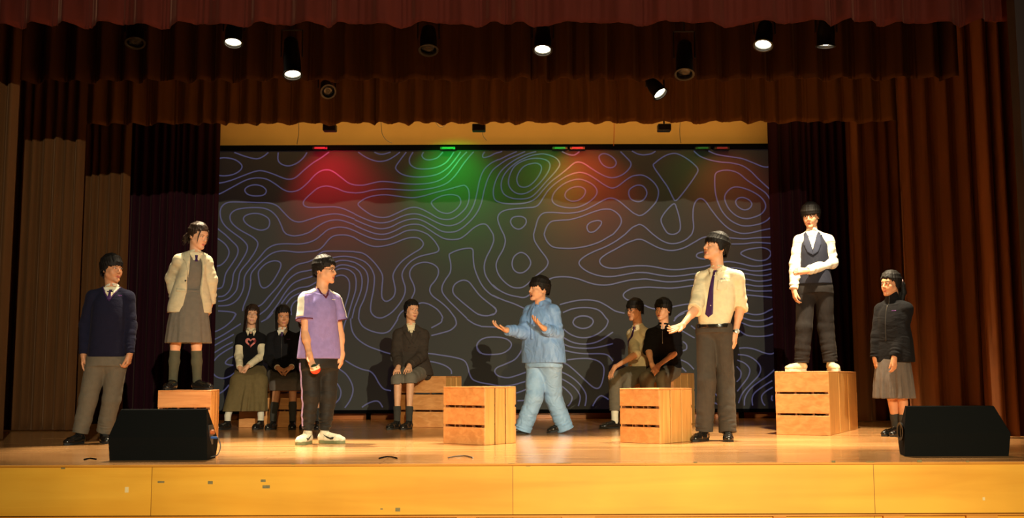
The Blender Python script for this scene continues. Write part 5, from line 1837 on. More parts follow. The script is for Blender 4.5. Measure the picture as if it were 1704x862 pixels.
# 2 --------------------------------------------------------------- girl in beige blazer on the crate
zg = CR_G['H']
Yg = (CR_G['O'] + CR_G['R'] @ np.array((CR_G['L'] / 2, CR_G['W'] * .45, 0)))[1]
p = Person(dict(id='blazer', base=(315, 648), Y=Yg, z0=zg, yaw=25, hyaw=62, hpitch=-12, head=(330, 393), hs=.86, neck=(325, 421, .01), sh=(321, 431), sw=.115, hip=(316, 508), hw=.075,
    armL=[(286, 463, .06), (292, 500, .12)], armR=[(351, 466, .06), (350, 505, .12)],
    legL=[(292, 575, -.02), (288, 632, .0)], legR=[(327, 575, .0), (328, 633, .03)], toeL=-2, toeR=62, limb=.92, girth=.9, skin=S1, handL=RELAX_L, handR=RELAX_R, handscale=.85,
    label='person in a beige blazer and grey pinafore dress standing on the left crate'))
p.body(); p.hair('girl', front=.070, side=-.02, temple=.05, back=-.075, part=True, clumps=80, vol=.96)
H, c, q = p.HF, p.head, p.hs
WW = lambda x, y, z: p.head + p.HF @ (np.array((x, y, z)) * p.hs)
pony = [WW(0, -.095, .0), WW(.01, -.135, -.012), WW(.0, -.160, -.040), WW(.0, -.165, -.075)]
for a, b, r0, r1 in zip(pony, pony[1:], (.018, .030, .026), (.030, .026, .010)): p.HG.cone(a, b, r0, r1, .01)
for k in range(10):
    o = np.array((random.uniform(-.02, .02), 0, random.uniform(-.02, .02)))
    p.HG.cone(pony[1] + o, pony[3] + o * 1.6 - (0, 0, random.uniform(0, .03)), .006, .002, .004)
for sx in (-1, 1):
    p.HG.cone(WW(sx * .052, .070, .062), WW(sx * .066, .066, .0), .007, .006, .004); p.HG.cone(WW(sx * .066, .066, .0), WW(sx * .064, .062, -.075), .006, .002, .004)
p.hair_done(M_hairb)
# dress
G = p.top('dress', M_greyd, zz(p, 490), .008, sleeve=None, slv=(0, 0), hemw=.115, waist=.105, neckcut=.075, neckdrop=.03)
G.obj('dress_bodice', M_greyd, p.root); GD = G
zt_, zb_ = zz(p, 486), zz(p, 571)
p.skirt(M_greyd, [(zb_, pt(p, 313.5, 570), .205, .165), (zb_ + .18, pt(p, 314, 540), .185, .150), (zt_ - .05, pt(p, 316, 500), .150, .120), (zt_ + .02, pt(p, 318, 486), .118, .100)], pleat=(.006, 9, .6))
G2 = Grid(p.hip - .25, p.hip + .3, .006); G2.loft([(zt_ - .012, pt(p, 318, 488)[0], p.hip[1], .125, .108), (zt_ + .018, pt(p, 318, 484)[0], p.hip[1], .122, .106)], p.hy, k=0); G2.obj('waistband', M_greyd, p.root)
p.chest(GD, 'shirt_front', [(-.046, .0), (-.045, -.03), (-.028, -.075), (.028, -.075), (.045, -.03), (.046, .0)], M_cream, .003)
collar_points(p, GD, M_cream, .048, .06); p.collar(M_cream, r=.052); tie(p, GD, M_tie, .06, .014, .009)
# blazer: hollow, open at the front
P_ = [p.shL, p.shR, p.elL, p.elR, p.wrL, p.wrR, np.array((p.hip[0], p.hip[1], zz(p, 522))), p.neck + .05]
B = p.grid(.006, P_, .14)
hem_ = zz(p, 521)
B.loft(p.torso(hem_, .030, 1.0, .185, True, .150), p.cy, k=.02)
for m in (p.shL, p.shR): B.cone(m, p.neck - (0, 0, .01), .062, .050, .03)
for a, b, w_ in ((p.shL, p.elL, p.wrL), (p.shR, p.elR, p.wrR)):
    B.cone(a, b, .064, .060, .02, fold=(.004, 3, 1)); B.cone(b, w_, .060, .050, .015, fold=(.004, 3, 2)); B.cut(w_, w_ - b, .07, .05)
B.loft(p.torso(hem_ - .05, .011, 1.0, .15, True, .128), p.cy, k=0, neg=True)
f0 = p.neck + p.N * .09 + (0, 0, .05); f1 = p.hip + p.N * .17 + p.U * .015 + np.array((0, 0, .12)); f2 = np.array((p.hip[0], p.hip[1], hem_ - .05)) + p.N * .16 + p.U * .02
B.cone(f0, f1, .052, .088, .006, neg=True); B.cone(f1, f2, .088, .115, .006, neg=True)
B.cone(p.neck, p.neck + (0, 0, .2), .055, .06, .005, neg=True)
B.cut((p.hip[0], p.hip[1], hem_), (0, 0, -1), .4, .12)
B.obj('blazer', M_beige, p.root)
for sx in (-1, 1):
    p.chest(B, 'lapel', [(sx * .056, .012), (sx * .105, -.010), (sx * .118, -.075), (sx * .100, -.085), (sx * .066, -.24), (sx * .058, -.10)], M_beige, .008, .008, .014)
p.chest(B, 'pocket_flap', [(-.16, -.34), (-.085, -.35), (-.085, -.375), (-.16, -.365)], M_beige, .006, .006, .014)
buttons(p, B, [(-.088, -.27)], r=.008)
for kn, an in ((p.knL, p.anL), (p.knR, p.anR)): p.sock(kn, an, .86, M_sock, r=(.046, .034))
p.shoe(p.anL, -2, .245, ground=zg); p.shoe(p.anR, 62, .245, ground=zg)

# 3 --------------------------------------------------------------- girl with heart sweater, seated
SEAT = dict(base=(405, 714))
p = Person(dict(id='heart', base=(405, 714), yaw=12, hyaw=16, hpitch=6, hroll=-3, head=(419.5, 525, .34), hs=.88, neck=(418, 549, .35), sh=(418, 561, .35), sw=.118, hip=(417, 621, .38), hw=.08,
    armL=[(397, 592, .27), (399, 612, .06)], armR=[(437, 591, .27), (413, 609, .05)],
    legL=[(397, 634, .02), (379, 692, -.10)], legR=[(432, 634, .02), (434, 690, .0)], toeL=-28, toeR=-10, limb=.88, girth=.88, skin=S1, handscale=.85,
    handL=dict(d=(.75, -.35, -.5), n=(.1, .3, -1), curl=.5, thumb=.5, spread=.02, ts=-1), handR=dict(d=(-.75, -.35, -.5), n=(-.1, .5, -1), curl=.5, thumb=.5, spread=.02, ts=1),
    label='seated person in a black top with a pink heart and a long olive skirt'))
p.body(); p.hair('girl', front=.058, side=-.11, temple=.03, back=-.20, part=True, clumps=80)
for sx in (-1, 1):
    for k in range(7):
        x = .058 + .004 * k
        p.HG.cone(WW(0, 0, 0) if False else p.head + p.HF @ (np.array((sx * (x - .01), .045 - .012 * k, .045)) * p.hs), p.head + p.HF @ (np.array((sx * (x + .008), .045 - .016 * k, -.19)) * p.hs), .013, .007, .006)
p.hair_done(M_hairb)
G = p.top('knit top', M_blackk, zz(p, 622), .016, sleeve='long', cuff=.98, sr=(.054, .048, .036), waist=.120, hemw=.15, fold=.003)
G.obj('shirt', M_cream, p.root)
G = p.top('knit top', M_blackk, zz(p, 624), .022, sleeve='short', cuff=.42, sr=(.066, .068, .04), waist=.125, hemw=.155)
G.obj('knit_top', M_blackk, p.root)
p.chest(G, 'shirt_front', [(-.042, .01), (0, -.03), (.042, .01)], M_cream, .003); collar_points(p, G, M_cream, .050, .075); p.collar(M_cream, r=.052)
# heart ring, pale pink with dark red strokes
hr = lambda t, k: (.062 * k * (16 * math.sin(t) ** 3) / 16, -.150 + .058 * k * (13 * math.cos(t) - 5 * math.cos(2 * t) - 2 * math.cos(3 * t) - math.cos(4 * t)) / 15)
ts = np.linspace(0, 2 * math.pi, 30, endpoint=False)
for i0, i1, m_ in ((0, 6, M_pink), (6, 9, M_dred), (9, 15, M_pink), (15, 19, M_dred), (19, 24, M_pink), (24, 30, M_pink)):
    tt = [ts[i % 30] for i in range(i0, i1 + 1)]
    p.chest(G, 'heart_print', [hr(t, 1.05) for t in tt] + [hr(t, .58) for t in tt[::-1]], m_, .004, .005, .012)
p.chest(G, 'heart_print', [(-.03, -.125), (.0, -.140), (.022, -.118), (.010, -.112), (.0, -.124), (-.02, -.112)], M_pink, .004, .005, .012)
# skirt: over thighs and down
Gs = p.grid(.007, [p.hip, p.knL, p.knR, p.anL, p.anR, p.hip + (0, 0, .1)], .2)
Gs.ell(p.hip, (.15, .13, .12), np.stack([p.HU, p.HN, ZV], 1), k=.02)
Gs.cone(p.hip, (p.knL + p.knR) / 2 + (0, 0, .0), .13, .09, .04, side=p.HU, fl=1.35)
Gs.cone(p.hpL, p.knL, .10, .085, .04); Gs.cone(p.hpR, p.knR, .10, .085, .04)
kc = (p.knL + p.knR) / 2; hc = pt(p, 409.5, 684, .0)
sk = np.array([(hc[2], hc[0], hc[1], .200, .12), (hc[2] + .12, pt(p, 411, 665)[0], p.Y0 + .01, .185, .12), (kc[2] - .03, pt(p, 415, 640)[0], p.Y0 + .03, .155, .11), (kc[2] + .05, kc[0], p.Y0 + .06, .12, .09)])
Gs.loft([tuple(r) for r in sk], math.radians(4), k=.05, n=2.1, pleat=(.014, 11, .5))
Gs.cone(pt(p, 403, 640, -.06), pt(p, 388, 683, -.10), .018, .034, .03); Gs.cone(pt(p, 425, 638, -.06), pt(p, 428, 683, -.09), .016, .028, .03)
for k_, a_ in ((p.knL, p.anL), (p.knR, p.anR)): Gs.cone(k_, a_, .088, .070, .05)
Gs.cut(pt(p, 409, 684), (0, 0, -1), .4, .16)
Gs.obj('long_skirt', M_olive, p.root)
for kn, an in ((p.knL, p.anL), (p.knR, p.anR)): p.sock(kn, an, .40, M_wsock, r=(.042, .034))
p.shoe(p.anL, -28, .235); p.shoe(p.anR, -12, .235)

# 4 --------------------------------------------------------------- seated girl in black jacket
p = Person(dict(id='black', base=(470, 714), yaw=6, hyaw=22, hpitch=-4, head=(471, 527, .34), hs=.90, neck=(470.5, 549, .35), sh=(470, 560, .35), sw=.125, hip=(470, 622, .38), hw=.085,
    armL=[(447, 596, .26), (462, 612, .04)], armR=[(492, 599, .26), (485, 611, .04)],
    legL=[(461, 641, .0), (455, 690, -.04)], legR=[(487, 641, .0), (487, 688, -.02)], toeL=-12, toeR=10, limb=.90, girth=.95, skin=S2, handscale=.85,
    handL=dict(d=(.85, -.3, -.35), n=(.0, .5, -1), curl=.5, thumb=.4, spread=.02, ts=-1), handR=dict(d=(-.85, -.3, -.35), n=(.0, .5, -1), curl=.5, thumb=.4, spread=.02, ts=1),
    label='seated person in a black zip jacket, tie and dark skirt beside the heart top'))
p.body(); p.hair('girl', front=.064, side=-.08, temple=.04, back=-.16, part=True, clumps=80)
for sx in (-1, 1):
    for k in range(4):
        p.HG.cone(p.head + p.HF @ (np.array((sx * .066, .02 - .014 * k, .03)) * p.hs), p.head + p.HF @ (np.array((sx * .070, .0 - .02 * k, -.15)) * p.hs), .012, .007, .006)
p.hair_done(M_hair)
G = p.top('jacket', M_blackj, zz(p, 626), .026, sr=(.068, .060, .046), waist=.140, hemw=.17, fold=.004, cuff=.94)
G.obj('jacket', M_blackj, p.root)
p.chest(G, 'shirt_front', V_neck(.050, .075), M_white, .003); collar_points(p, G, M_white, .050, .072); p.collar(M_white, r=.054); tie(p, G, M_tie, .05, .014, .009)
p.chest(G, 'zip', [(-.003, -.075), (.003, -.075), (.003, -.36), (-.003, -.36)], M_button, .004, .004, .02)
p.mark(G, .075, -.115, .04, .005, M_logop)
for a, b in ((p.elL, p.wrL), (p.elR, p.wrR)):
    e = a + (b - a) * .97; n_ = nrm(b - a); g = Grid(e - .07, e + .07, .005); g.cone(e - n_ * .02, e + n_ * .005, .036, .034, 0); g.cut(e + n_ * .006, n_, .08, .07); g.obj('shirt_cuff', M_white, p.root)


def seated_skirt(p, mat, hemz, r0=.10, r1=.085, wide=1.3, drop=.03, name='skirt', depth=.0):
    Gs = p.grid(.006, [p.hip, p.knL, p.knR], .18)
    Gs.ell(p.hip, (.155, .13, .11), np.stack([p.HU, p.HN, ZV], 1), k=.02)
    Gs.cone(p.hpL, p.knL - (0, 0, .01), r0, r1, .05, fold=(.004, 2, .4)); Gs.cone(p.hpR, p.knR - (0, 0, .01), r0, r1, .05, fold=(.004, 2, 1.4))
    Gs.cone((p.hpL + p.hpR) / 2, (p.knL + p.knR) / 2 - (0, 0, .01), r0, r1 * .9, .05)
    for k in (p.knL, p.knR): Gs.cone(k, np.array((k[0], k[1], hemz)) + (0, 0, -.03), r1, r1 * 1.0, .04)
    m = (p.knL + p.knR) / 2
    Gs.cone(m, np.array((m[0], m[1], hemz - .03)), r1 * .8, r1 * .8, .04)
    Gs.cut(np.array((m[0], m[1], hemz)), (0, 0, -1), .22, .12)
    return Gs.obj(name, mat, p.root), Gs


seated_skirt(p, M_greyskirt, zz(p, 650), .10, .082)
for kn, an in ((p.knL, p.anL), (p.knR, p.anR)): p.sock(kn, an, .42, M_dsock, r=(.043, .036))
p.shoe(p.anL, -12, .24); p.shoe(p.anR, 10, .24)

# 5 --------------------------------------------------------------- girl hidden behind the boy in lilac
p = Person(dict(id='hidden', base=(520, 714), yaw=0, hyaw=5, head=(507, 527, .44), hs=.90, neck=(509, 549, .45), sh=(513, 560, .45), sw=.115, hip=(516, 622, .48), hw=.085,
    armL=[(490, 596, .26), (503, 614, .04)], armR=[(531, 597, .26), (522, 614, .04)],
    legL=[(506, 641, .0), (508, 690, -.02)], legR=[(529, 641, .0), (530, 690, -.02)], toeL=0, toeR=5, limb=.9, girth=.95, skin=S2, handscale=.85,
    handL=dict(d=(.85, -.3, -.35), n=(.0, .5, -1), curl=.5, thumb=.4, spread=.02, ts=-1), handR=dict(d=(-.85, -.3, -.35), n=(.0, .5, -1), curl=.5, thumb=.4, spread=.02, ts=1),
    label='seated person in black, mostly hidden behind the lilac jersey'))
p.body(.005); p.hair('girl', front=.06, side=-.08, temple=.04, back=-.16, part=True, clumps=60); p.hair_done(M_hairb)
G = p.top('jacket', M_blackj, zz(p, 626), .024, sr=(.066, .058, .044), waist=.135, hemw=.16, cuff=.94); G.obj('jacket', M_blackj, p.root)
p.chest(G, 'shirt_front', V_neck(.045, .07), M_white, .003)
seated_skirt(p, M_greyskirt, zz(p, 650), .10, .082)
for kn, an in ((p.knL, p.anL), (p.knR, p.anR)): p.sock(kn, an, .22, M_dsock, r=(.043, .036))
p.shoe(p.anL, 0, .24); p.shoe(p.anR, 5, .24)

# 6 --------------------------------------------------------------- boy in lilac jersey
p = Person(dict(id='lilac', base=(527, 738), yaw=32, hyaw=72, head=(541, 450), hs=.90, neck=(535.5, 482), sh=(533, 496), sw=.138, hip=(531, 604), hw=.085,
    armL=[(508, 556, -.13), (515, 590, -.22)], armR=[(566, 556, .10), (569, 590, .06)],
    legL=[(517, 660, -.06), (512, 716, -.06)], legR=[(546, 660, .03), (540, 716, .03)], toeL=-12, toeR=66, skin=S1, limb=.95,
    handL=dict(d=(.30, -.25, -1), n=(.75, -.6, .1), curl=[.35, .55, .6, .6], thumb=.75, spread=.10, tcurl=.3), handR=dict(RELAX_R, curl=.55),
    label='person in a lilac jersey, glasses and black track pants holding a red and white ball'))
p.body(); p.hair('boy', front=.052, side=-.012, temple=.032, back=-.055, clumps=90, vol=1.03); p.hair_done(M_hair); p.glasses()
p.trousers(M_track, (.094, .076, .050), fold=.006, ankle=.0)
zc_ = lambda a: a
for a_, b_ in (((p.hpL), (p.knL)), ((p.knL), (p.anL))):
    for dx in (-.010, .010):
        n1 = np.array((-1, .0, 0)); v1 = nrm(b_ - a_); u1 = nrm(np.cross(v1, n1)); L_ = np.linalg.norm(b_ - a_)
        O_ = a_ + u1 * (dx) 
        nn_ = nrm(np.array((-.85, -.5, 0))); u2 = nrm(np.cross(v1, nn_))
        patch(p.TG, 'side_stripe', [(-.004 + dx, 0), (.004 + dx, 0), (.004 + dx, L_), (-.004 + dx, L_)], a_, u2, v1, nn_, M_stripe, p.root, .004, .006, .02, .3, .4)
G = p.top('jersey', M_purplet, zz(p, 597), .024, sleeve='short', cuff=.60, sr=(.068, .088, .04), hemw=.178, waist=.160, fold=.004, neckcut=.060, neckdrop=.01)
G.obj('jersey', M_purplet, p.root)
p.chest(G, 'throat_skin', V_neck(.046, .062, .008), S1, .0022, .004)
for sx in (-1, 1):
    p.chest(G, 'neckline_trim', [(sx * .046, .012), (sx * .060, .012), (sx * .036, -.045), (0, -.088), (0, -.066), (sx * .026, -.036)], M_plum, .005, .006, .01)
# white shoulder and sleeve panels, both sides
for (sh, el, sx) in ((p.shL, p.elL, -1), (p.shR, p.elR, 1)):
    v1 = nrm(el - sh); n1 = nrm(p.U * sx * .9 + p.N * .5 * (1 if sx < 0 else .2)); u1 = nrm(np.cross(v1, n1))
    patch(G, 'sleeve_panel', [(-.036, -.03), (.036, -.03), (.040, .155), (-.040, .155)], sh, u1, v1, n1, M_whitej, p.root, .004, .008, .014, .3, .5)
    n2 = nrm(np.array((0, 0, 1.0)) + p.U * sx * .35); v2 = nrm(p.U * sx); u2 = nrm(np.cross(v2, n2))
    patch(G, 'shoulder_panel', [(-.040, .07), (.040, .07), (.044, .19), (-.044, .19)], p.neck, u2, v2, n2, M_whitej, p.root, .004, .008, .014, .3, .5)
    e = sh + (el - sh) * .60; g = Grid(e - .12, e + .12, .005)
    g.cone(e - v1 * .010, e + v1 * .001, .0895, .0895, 0); g.cut(e + v1 * .002, v1, .12, .12); g.cut(e - v1 * .009, -v1, .12, .12); g.cone(e - v1 * .05, e + v1 * .05, .080, .080, 0, neg=True); g.obj('sleeve_hem', M_plum, p.root)
p.mark(G, .085, -.095, .045, .008, M_whitej)


def swoosh(p, G, W, sd, up, mat, side):
    """curved check mark on the flank of the sneaker"""
    pts = [(.68, .058), (.65, .040), (.56, .036), (.42, .050), (.26, .080), (.42, .064), (.54, .054), (.62, .060)]
    O = W(0, 0, 0); d_ = nrm(W(1, 0, 0) - W(0, 0, 0)); L_ = np.linalg.norm(W(1, 0, 0) - W(0, 0, 0))
    patch(G, 'side_mark', [(x * L_, y) for x, y in pts], O, d_, up, sd * side, mat, p.lastshoe[5], .002, .004, .01, .2, .3)


p.shoe(p.anL, -12, .285, 'sneaker', M_sneak, M_sneakg, w=1.08); G_, W_, u_, s_, d_, o_ = p.lastshoe; swoosh(p, G_, W_, s_, u_, M_button, 1)
p.shoe(p.anR, 66, .285, 'sneaker', M_sneak, M_sneakg, w=1.08); G_, W_, u_, s_, d_, o_ = p.lastshoe; swoosh(p, G_, W_, s_, u_, M_button, -1)
cb = pt(p, 524.5, 614, -.26)
ball = empty('ball', cb, 'red and white ball held in the hand of the person in the lilac jersey', 'ball')
ax_ = nrm(np.array((-.28, -.3, 1.0)))
for nm, t0, t1, m_ in (('red_half', 0, 88, plain('orange_red_plastic', srgb(236, 62, 34), .35)), ('cream_band', 88, 130, plain('cream_plastic', srgb(232, 220, 186), .4)), ('green_cap', 130, 180, plain('dark_green_plastic', srgb(44, 58, 34), .4))):
    mb = MB(); R0 = .046
    mb.lathe([(max(.0003, R0 * math.sin(math.radians(t))), -R0 * math.cos(math.radians(t))) for t in np.linspace(t0, t1, 10)], cb, ax_, 26)
    mb.build(nm, m_, ball, smooth=True)

# 7 --------------------------------------------------------------- girl in dark blazer, seated
p = Person(dict(id='dblazer', base=(671, 714), yaw=4, hyaw=32, hpitch=2, hroll=-3, head=(685, 517, .33), hs=.90, neck=(684, 541, .35), sh=(684, 555, .35), sw=.140, hip=(689, 619, .40), hw=.085,
    armL=[(660, 588, .27), (663, 610, .08)], armR=[(702, 592, .27), (681, 608, .08)],
    legL=[(662, 632, .03), (661, 687, .0)], legR=[(683, 630, .03), (681, 688, -.02)], toeL=-32, toeR=-20, limb=.90, girth=.95, skin=S1, handscale=.9,
    handL=dict(d=(-.05, -.75, -.55), n=(0, .55, -1), curl=[.45, .4, .4, .45], thumb=.5, spread=.22, ts=-1), handR=dict(d=(-.15, -.75, -.55), n=(0, .55, -1), curl=[.45, .4, .4, .45], thumb=.5, spread=.22, ts=1),
    label='seated person in an oversized dark blazer and grey shorts, hands on knees'))
p.body(); p.hair('girl', front=.066, side=-.06, temple=.045, back=-.085, part=True, clumps=80, vol=.95); p.hair_done(M_hair)
G = p.top('blazer', M_dblazer, zz(p, 624), .034, sr=(.078, .068, .052), waist=.165, hemw=.205, fold=.005, cuff=.98, pad=.0, neckcut=.056)
G.cone(p.hip + (.06, -.02, .04), p.hip + (.155, .02, -.05), .08, .05, .04)
G.obj('blazer', M_dblazer, p.root)
p.chest(G, 'shirt_front', V_neck(.052, .125), M_cream, .003)
p.chest(G, 'knit_inner', [(-.012, -.095), (.012, -.095), (0, -.145)], M_greyt, .006, .005, .01)
collar_points(p, G, M_cream, .050, .085); p.collar(M_cream, r=.054)
for sx in (-1, 1):
    p.chest(G, 'lapel', [(sx * .054, .016), (sx * .092, -.008), (sx * .112, -.085), (sx * .092, -.080), (sx * .022, -.23), (-sx * .002, -.20), (sx * .020, -.115)], M_dblazer, .009, .009, .014)
buttons(p, G, [(.03, -.27), (-.04, -.27)], r=.007)
sh_ = [p.knL, p.knR, p.hip]
Gs = p.grid(.006, sh_, .18)
for a, b, ph in ((p.hpL, p.knL, .3), (p.hpR, p.knR, 1.2)):
    e = b + nrm(p.anL - p.knL) * .055
    Gs.cone(a, b, .095, .076, .02, fold=(.003, 3, ph)); Gs.cone(b, e + nrm(p.anL - p.knL) * .05, .076, .080, .02); Gs.cut(e, p.anL - p.knL, .13, .12)
Gs.ell(p.hip, (.15, .12, .11), np.stack([p.HU, p.HN, ZV], 1), k=.03)
Gs.obj('shorts', M_greyd, p.root)
for kn, an in ((p.knL, p.anL), (p.knR, p.anR)): p.sock(kn, an, .20, M_dsock, r=(.040, .036))
p.shoe(p.anL, -30, .25, 'lace'); p.shoe(p.anR, -22, .25, 'lace')

# 8 --------------------------------------------------------------- person in light blue, walking
p = Person(dict(id='blue', base=(905, 722), yaw=-42, hyaw=-62, hpitch=4, head=(896.5, 482), hs=.92, neck=(899, 502, .02), sh=(901, 516, .02), sw=.150, hip=(905, 603), hw=.095, face=1.12,
    armL=[(869, 553, -.06), (842, 549, -.22)], armR=[(927, 556, -.10), (905, 546, -.30)],
    legL=[(889, 662, -.06), (871, 712, -.03)], legR=[(921, 662, .06), (940, 711, .10)], toeL=-85, toeR=-80, girth=1.18, limb=1.1, skin=S1, mouth='open',
    handL=dict(d=(-.85, -.25, .30), n=(.15, -.25, 1), curl=[.25, .3, .35, .45], thumb=.8, spread=.16, ts=-1, tcurl=.1),
    handR=dict(d=(-.72, -.35, .50), n=(.2, -.2, 1), curl=[.25, .3, .35, .4], thumb=.9, spread=.16, ts=1, tcurl=.1),
    label='walking person in light blue jacket and trousers with both hands out, mouth open'))
p.body(); p.hair('boy', front=.036, side=.0, temple=.030, back=-.045, clumps=110, vol=1.08, droop=.004); p.hair_done(M_hair)
p.trousers(M_bluet, (.112, .092, .088), fold=.005, ankle=.085, flare=.02, top=.11)
G = p.top('jacket', M_blue, zz(p, 604), .030, sr=(.080, .072, .052), hemw=.195, waist=.185, fold=.007, cuff=.93, belly=.01, pad=.0)
G.cone(p.neck + p.U * .05 - p.N * .06 - (0, 0, .0), p.neck - p.U * .05 - p.N * .06, .042, .042, .03)
G.obj('jacket', M_blue, p.root)
nk = p.neck; g = Grid(nk - .16, nk + .14, .005)
for sx in (-1, 1): g.cone(nk - p.N * .055 + p.U * sx * .03 + (0, 0, .01), nk + p.N * .058 + p.U * sx * .022 - (0, 0, .055), .032, .016, .02); 
g.cone(nk - p.N * .07 - (0, 0, .03), nk - p.N * .06 + (0, 0, .01), .045, .038, .03, side=p.U, fl=1.5)
g.cone(nk - (0, 0, .1), nk + (0, 0, .12), .050, .052, .004, neg=True)
g.obj('hood', M_blue, p.root)
p.chest(G, 'front_flap', [(-.012, -.03), (.012, -.03), (.016, -.40), (-.016, -.40)], M_blue, .008, .010, .02)
p.chest(G, 'pocket_edge', [(-.12, -.28), (-.112, -.28), (-.085, -.40), (-.095, -.40)], M_dblue, .005, .005, .02)
p.shoe(np.array(p.anL), -80, .255, 'leather', pitch=0); p.shoe(p.anR, -78, .255, 'leather', pitch=12)

# 9 --------------------------------------------------------------- boy with glasses, seated, facing left
p = Person(dict(id='glasses', base=(1020, 713), yaw=-58, hyaw=-55, hpitch=-6, head=(1056, 516, .44), hs=.92, neck=(1062, 540, .48), sh=(1063, 553, .50), sw=.130, hip=(1066, 618, .52), hw=.085,
    armL=[(1058, 590, .18), (1023, 611, .02)], armR=[(1074, 592, .62), (1046, 614, .45)],
    legL=[(1024, 630, .04), (1023, 686, .0)], legR=[(1045, 634, .22), (1044, 688, .22)], toeL=-62, toeR=-50, limb=.95, skin=S2,
    handL=dict(d=(-.55, -.35, -.85), n=(.4, .3, -.7), curl=.45, thumb=.5, spread=.05, ts=-1), handR=dict(d=(-.7, -.3, -.6), n=(.2, .3, -1), curl=.5, thumb=.4, spread=.04, ts=1),
    label='seated person with glasses in a cream shirt, left of the pair on one crate'))
p.body(); p.hair('boy', front=.036, side=-.015, temple=.022, back=-.055, clumps=90, droop=.006); p.hair_done(M_hair); p.glasses()
p.trousers(M_greyt, (.098, .080, .062), fold=.003, ankle=-.04)
G = p.top('shirt', M_cream, zz(p, 616), .016, sleeve='elbow', cuff=.06, sr=(.066, .058, .056), waist=.14, hemw=.155, fold=.005)
G.obj('shirt', M_cream, p.root); collar_points(p, G, M_cream, .05, .07); p.collar(M_cream, r=.056); tie(p, G, M_tie, .30, .026, .008)
for an, ty in ((p.anL, -62), (p.anR, -50)): p.sock(p.knL if an is p.anL else p.knR, an, .20, M_wsock, r=(.040, .036))
p.shoe(p.anL, -62, .275, 'lace'); p.shoe(p.anR, -50, .275, 'lace')

# 10 -------------------------------------------------------------- boy in black half-zip, seated
p = Person(dict(id='halfzip', base=(1092, 713), yaw=-16, hyaw=-38, hpitch=2, head=(1103, 516, .26), hs=.93, neck=(1104, 541, .28), sh=(1104, 553, .28), sw=.140, hip=(1107, 617, .33), hw=.085,
    armL=[(1079, 583, .24), (1085, 607, .06)], armR=[(1126, 585, .24), (1095, 609, .05)],
    legL=[(1076, 630, .02), (1078, 688, .0)], legR=[(1104, 629, .02), (1106, 688, .0)], toeL=-20, toeR=0, skin=S1, limb=.95,
    handL=dict(d=(.35, -.45, -.75), n=(.5, .3, -.3), curl=.5, thumb=.4, spread=.02, ts=-1), handR=dict(d=(-.55, -.45, -.65), n=(-.3, .4, -.6), curl=.55, thumb=.4, spread=.02, ts=1),
    label='seated person in a black zip top with clasped hands, right of a seated pair'))
p.body(); p.hair('boy', front=.034, side=-.020, temple=.018, back=-.055, clumps=90, vol=1.04, droop=.006); p.hair_done(M_hair)
p.trousers(M_greyt, (.100, .084, .062), fold=.003, ankle=-.02)
G = p.top('zip top', M_blackk, zz(p, 612), .022, sleeve='elbow', cuff=.10, sr=(.070, .068, .060), waist=.16, hemw=.175, fold=.005)
G.obj('zip_top', M_blackk, p.root); p.collar(M_blackk, r=.056, hgt=.06)
p.chest(G, 'zip', [(-.0035, -.01), (.0035, -.01), (.0035, -.22), (-.0035, -.22)], M_metal, .004, .004, .02)
p.shoe(p.anL, -15, .27, 'lace'); p.shoe(p.anR, 0, .27, 'lace')

# 11 -------------------------------------------------------------- tall boy in cream shirt and tie
p = Person(dict(id='tall', base=(1192, 733), yaw=-26, hyaw=-68, hpitch=14, head=(1190.5, 412), hs=.98, neck=(1194, 446, .01), sh=(1197, 459), sw=.162, hip=(1188, 545), hw=.080,
    armL=[(1157, 515, -.12), (1135, 542, -.32)], armR=[(1232, 514, .05), (1223, 556, -.02)],
    legL=[(1176, 634, -.05), (1172, 716, -.02)], legR=[(1207, 634, .05), (1211, 718, -.04)], toeL=-38, toeR=-10, skin=S1,
    handL=dict(d=(-.80, -.35, -.32), n=(-.1, -.75, .55), curl=[.14, .22, .30, .38], thumb=.75, spread=.05, ts=-1, tcurl=.1), handR=dict(RELAX_R, n=(-.8, .5, 0), curl=.45),
    label='tall standing person in a cream shirt, purple tie and watch, reaching out one hand'))
p.body(); p.hair('boy', front=.040, side=-.022, temple=.022, back=-.060, clumps=100, vol=1.05, droop=.008); p.hair_done(M_hair)
p.trousers(M_dgreyt, (.088, .084, .080), fold=.004, ankle=.02, top=.035)
G = p.top('shirt', M_cream, zz(p, 541), .020, sleeve='elbow', cuff=.04, sr=(.070, .068, .064), waist=.152, hemw=.118, fold=.006, neckcut=.058)
G.obj('shirt', M_cream, p.root); collar_points(p, G, M_cream, .056, .075, off=.012); p.collar(M_cream, r=.060); tie(p, G, M_tie, .41, .036, .008)
p.chest(G, 'pocket', [(.050, -.125), (.135, -.125), (.135, -.215), (.0925, -.232), (.050, -.215)], M_cream, .005, .005, .016)
p.mark(G, .092, -.118, .05, .008, M_logod)
buttons(p, G, [(.008, -.08), (.008, -.36)], M_white, .005)
for el, wr in ((p.elL, p.wrL), (p.elR, p.wrR)):
    e = el + (wr - el) * .03; n_ = nrm(wr - el); g = Grid(e - .11, e + .11, .005); g.cone(e - n_ * .035, e + n_ * .004, .070, .068, 0); g.cut(e + n_ * .005, n_, .12, .1); g.cut(e - n_ * .034, -n_, .12, .1); g.obj('rolled_cuff', M_cream, p.root)
g = Grid(p.hip - .24, p.hip + .24, .005); zb = zz(p, 541)
bs = p.torso(zb - .03, .0, 1.0, .150, True, .158)
bc = p.hip + (p.shc - p.hip) * ((zb - p.hip[2]) / (p.shc[2] - p.hip[2]))
g.loft([(zb - .032, bc[0], bc[1], .158, .136), (zb + .004, bc[0], bc[1], .158, .136)], p.cy, k=0); g.obj('belt', M_shoe, p.root)
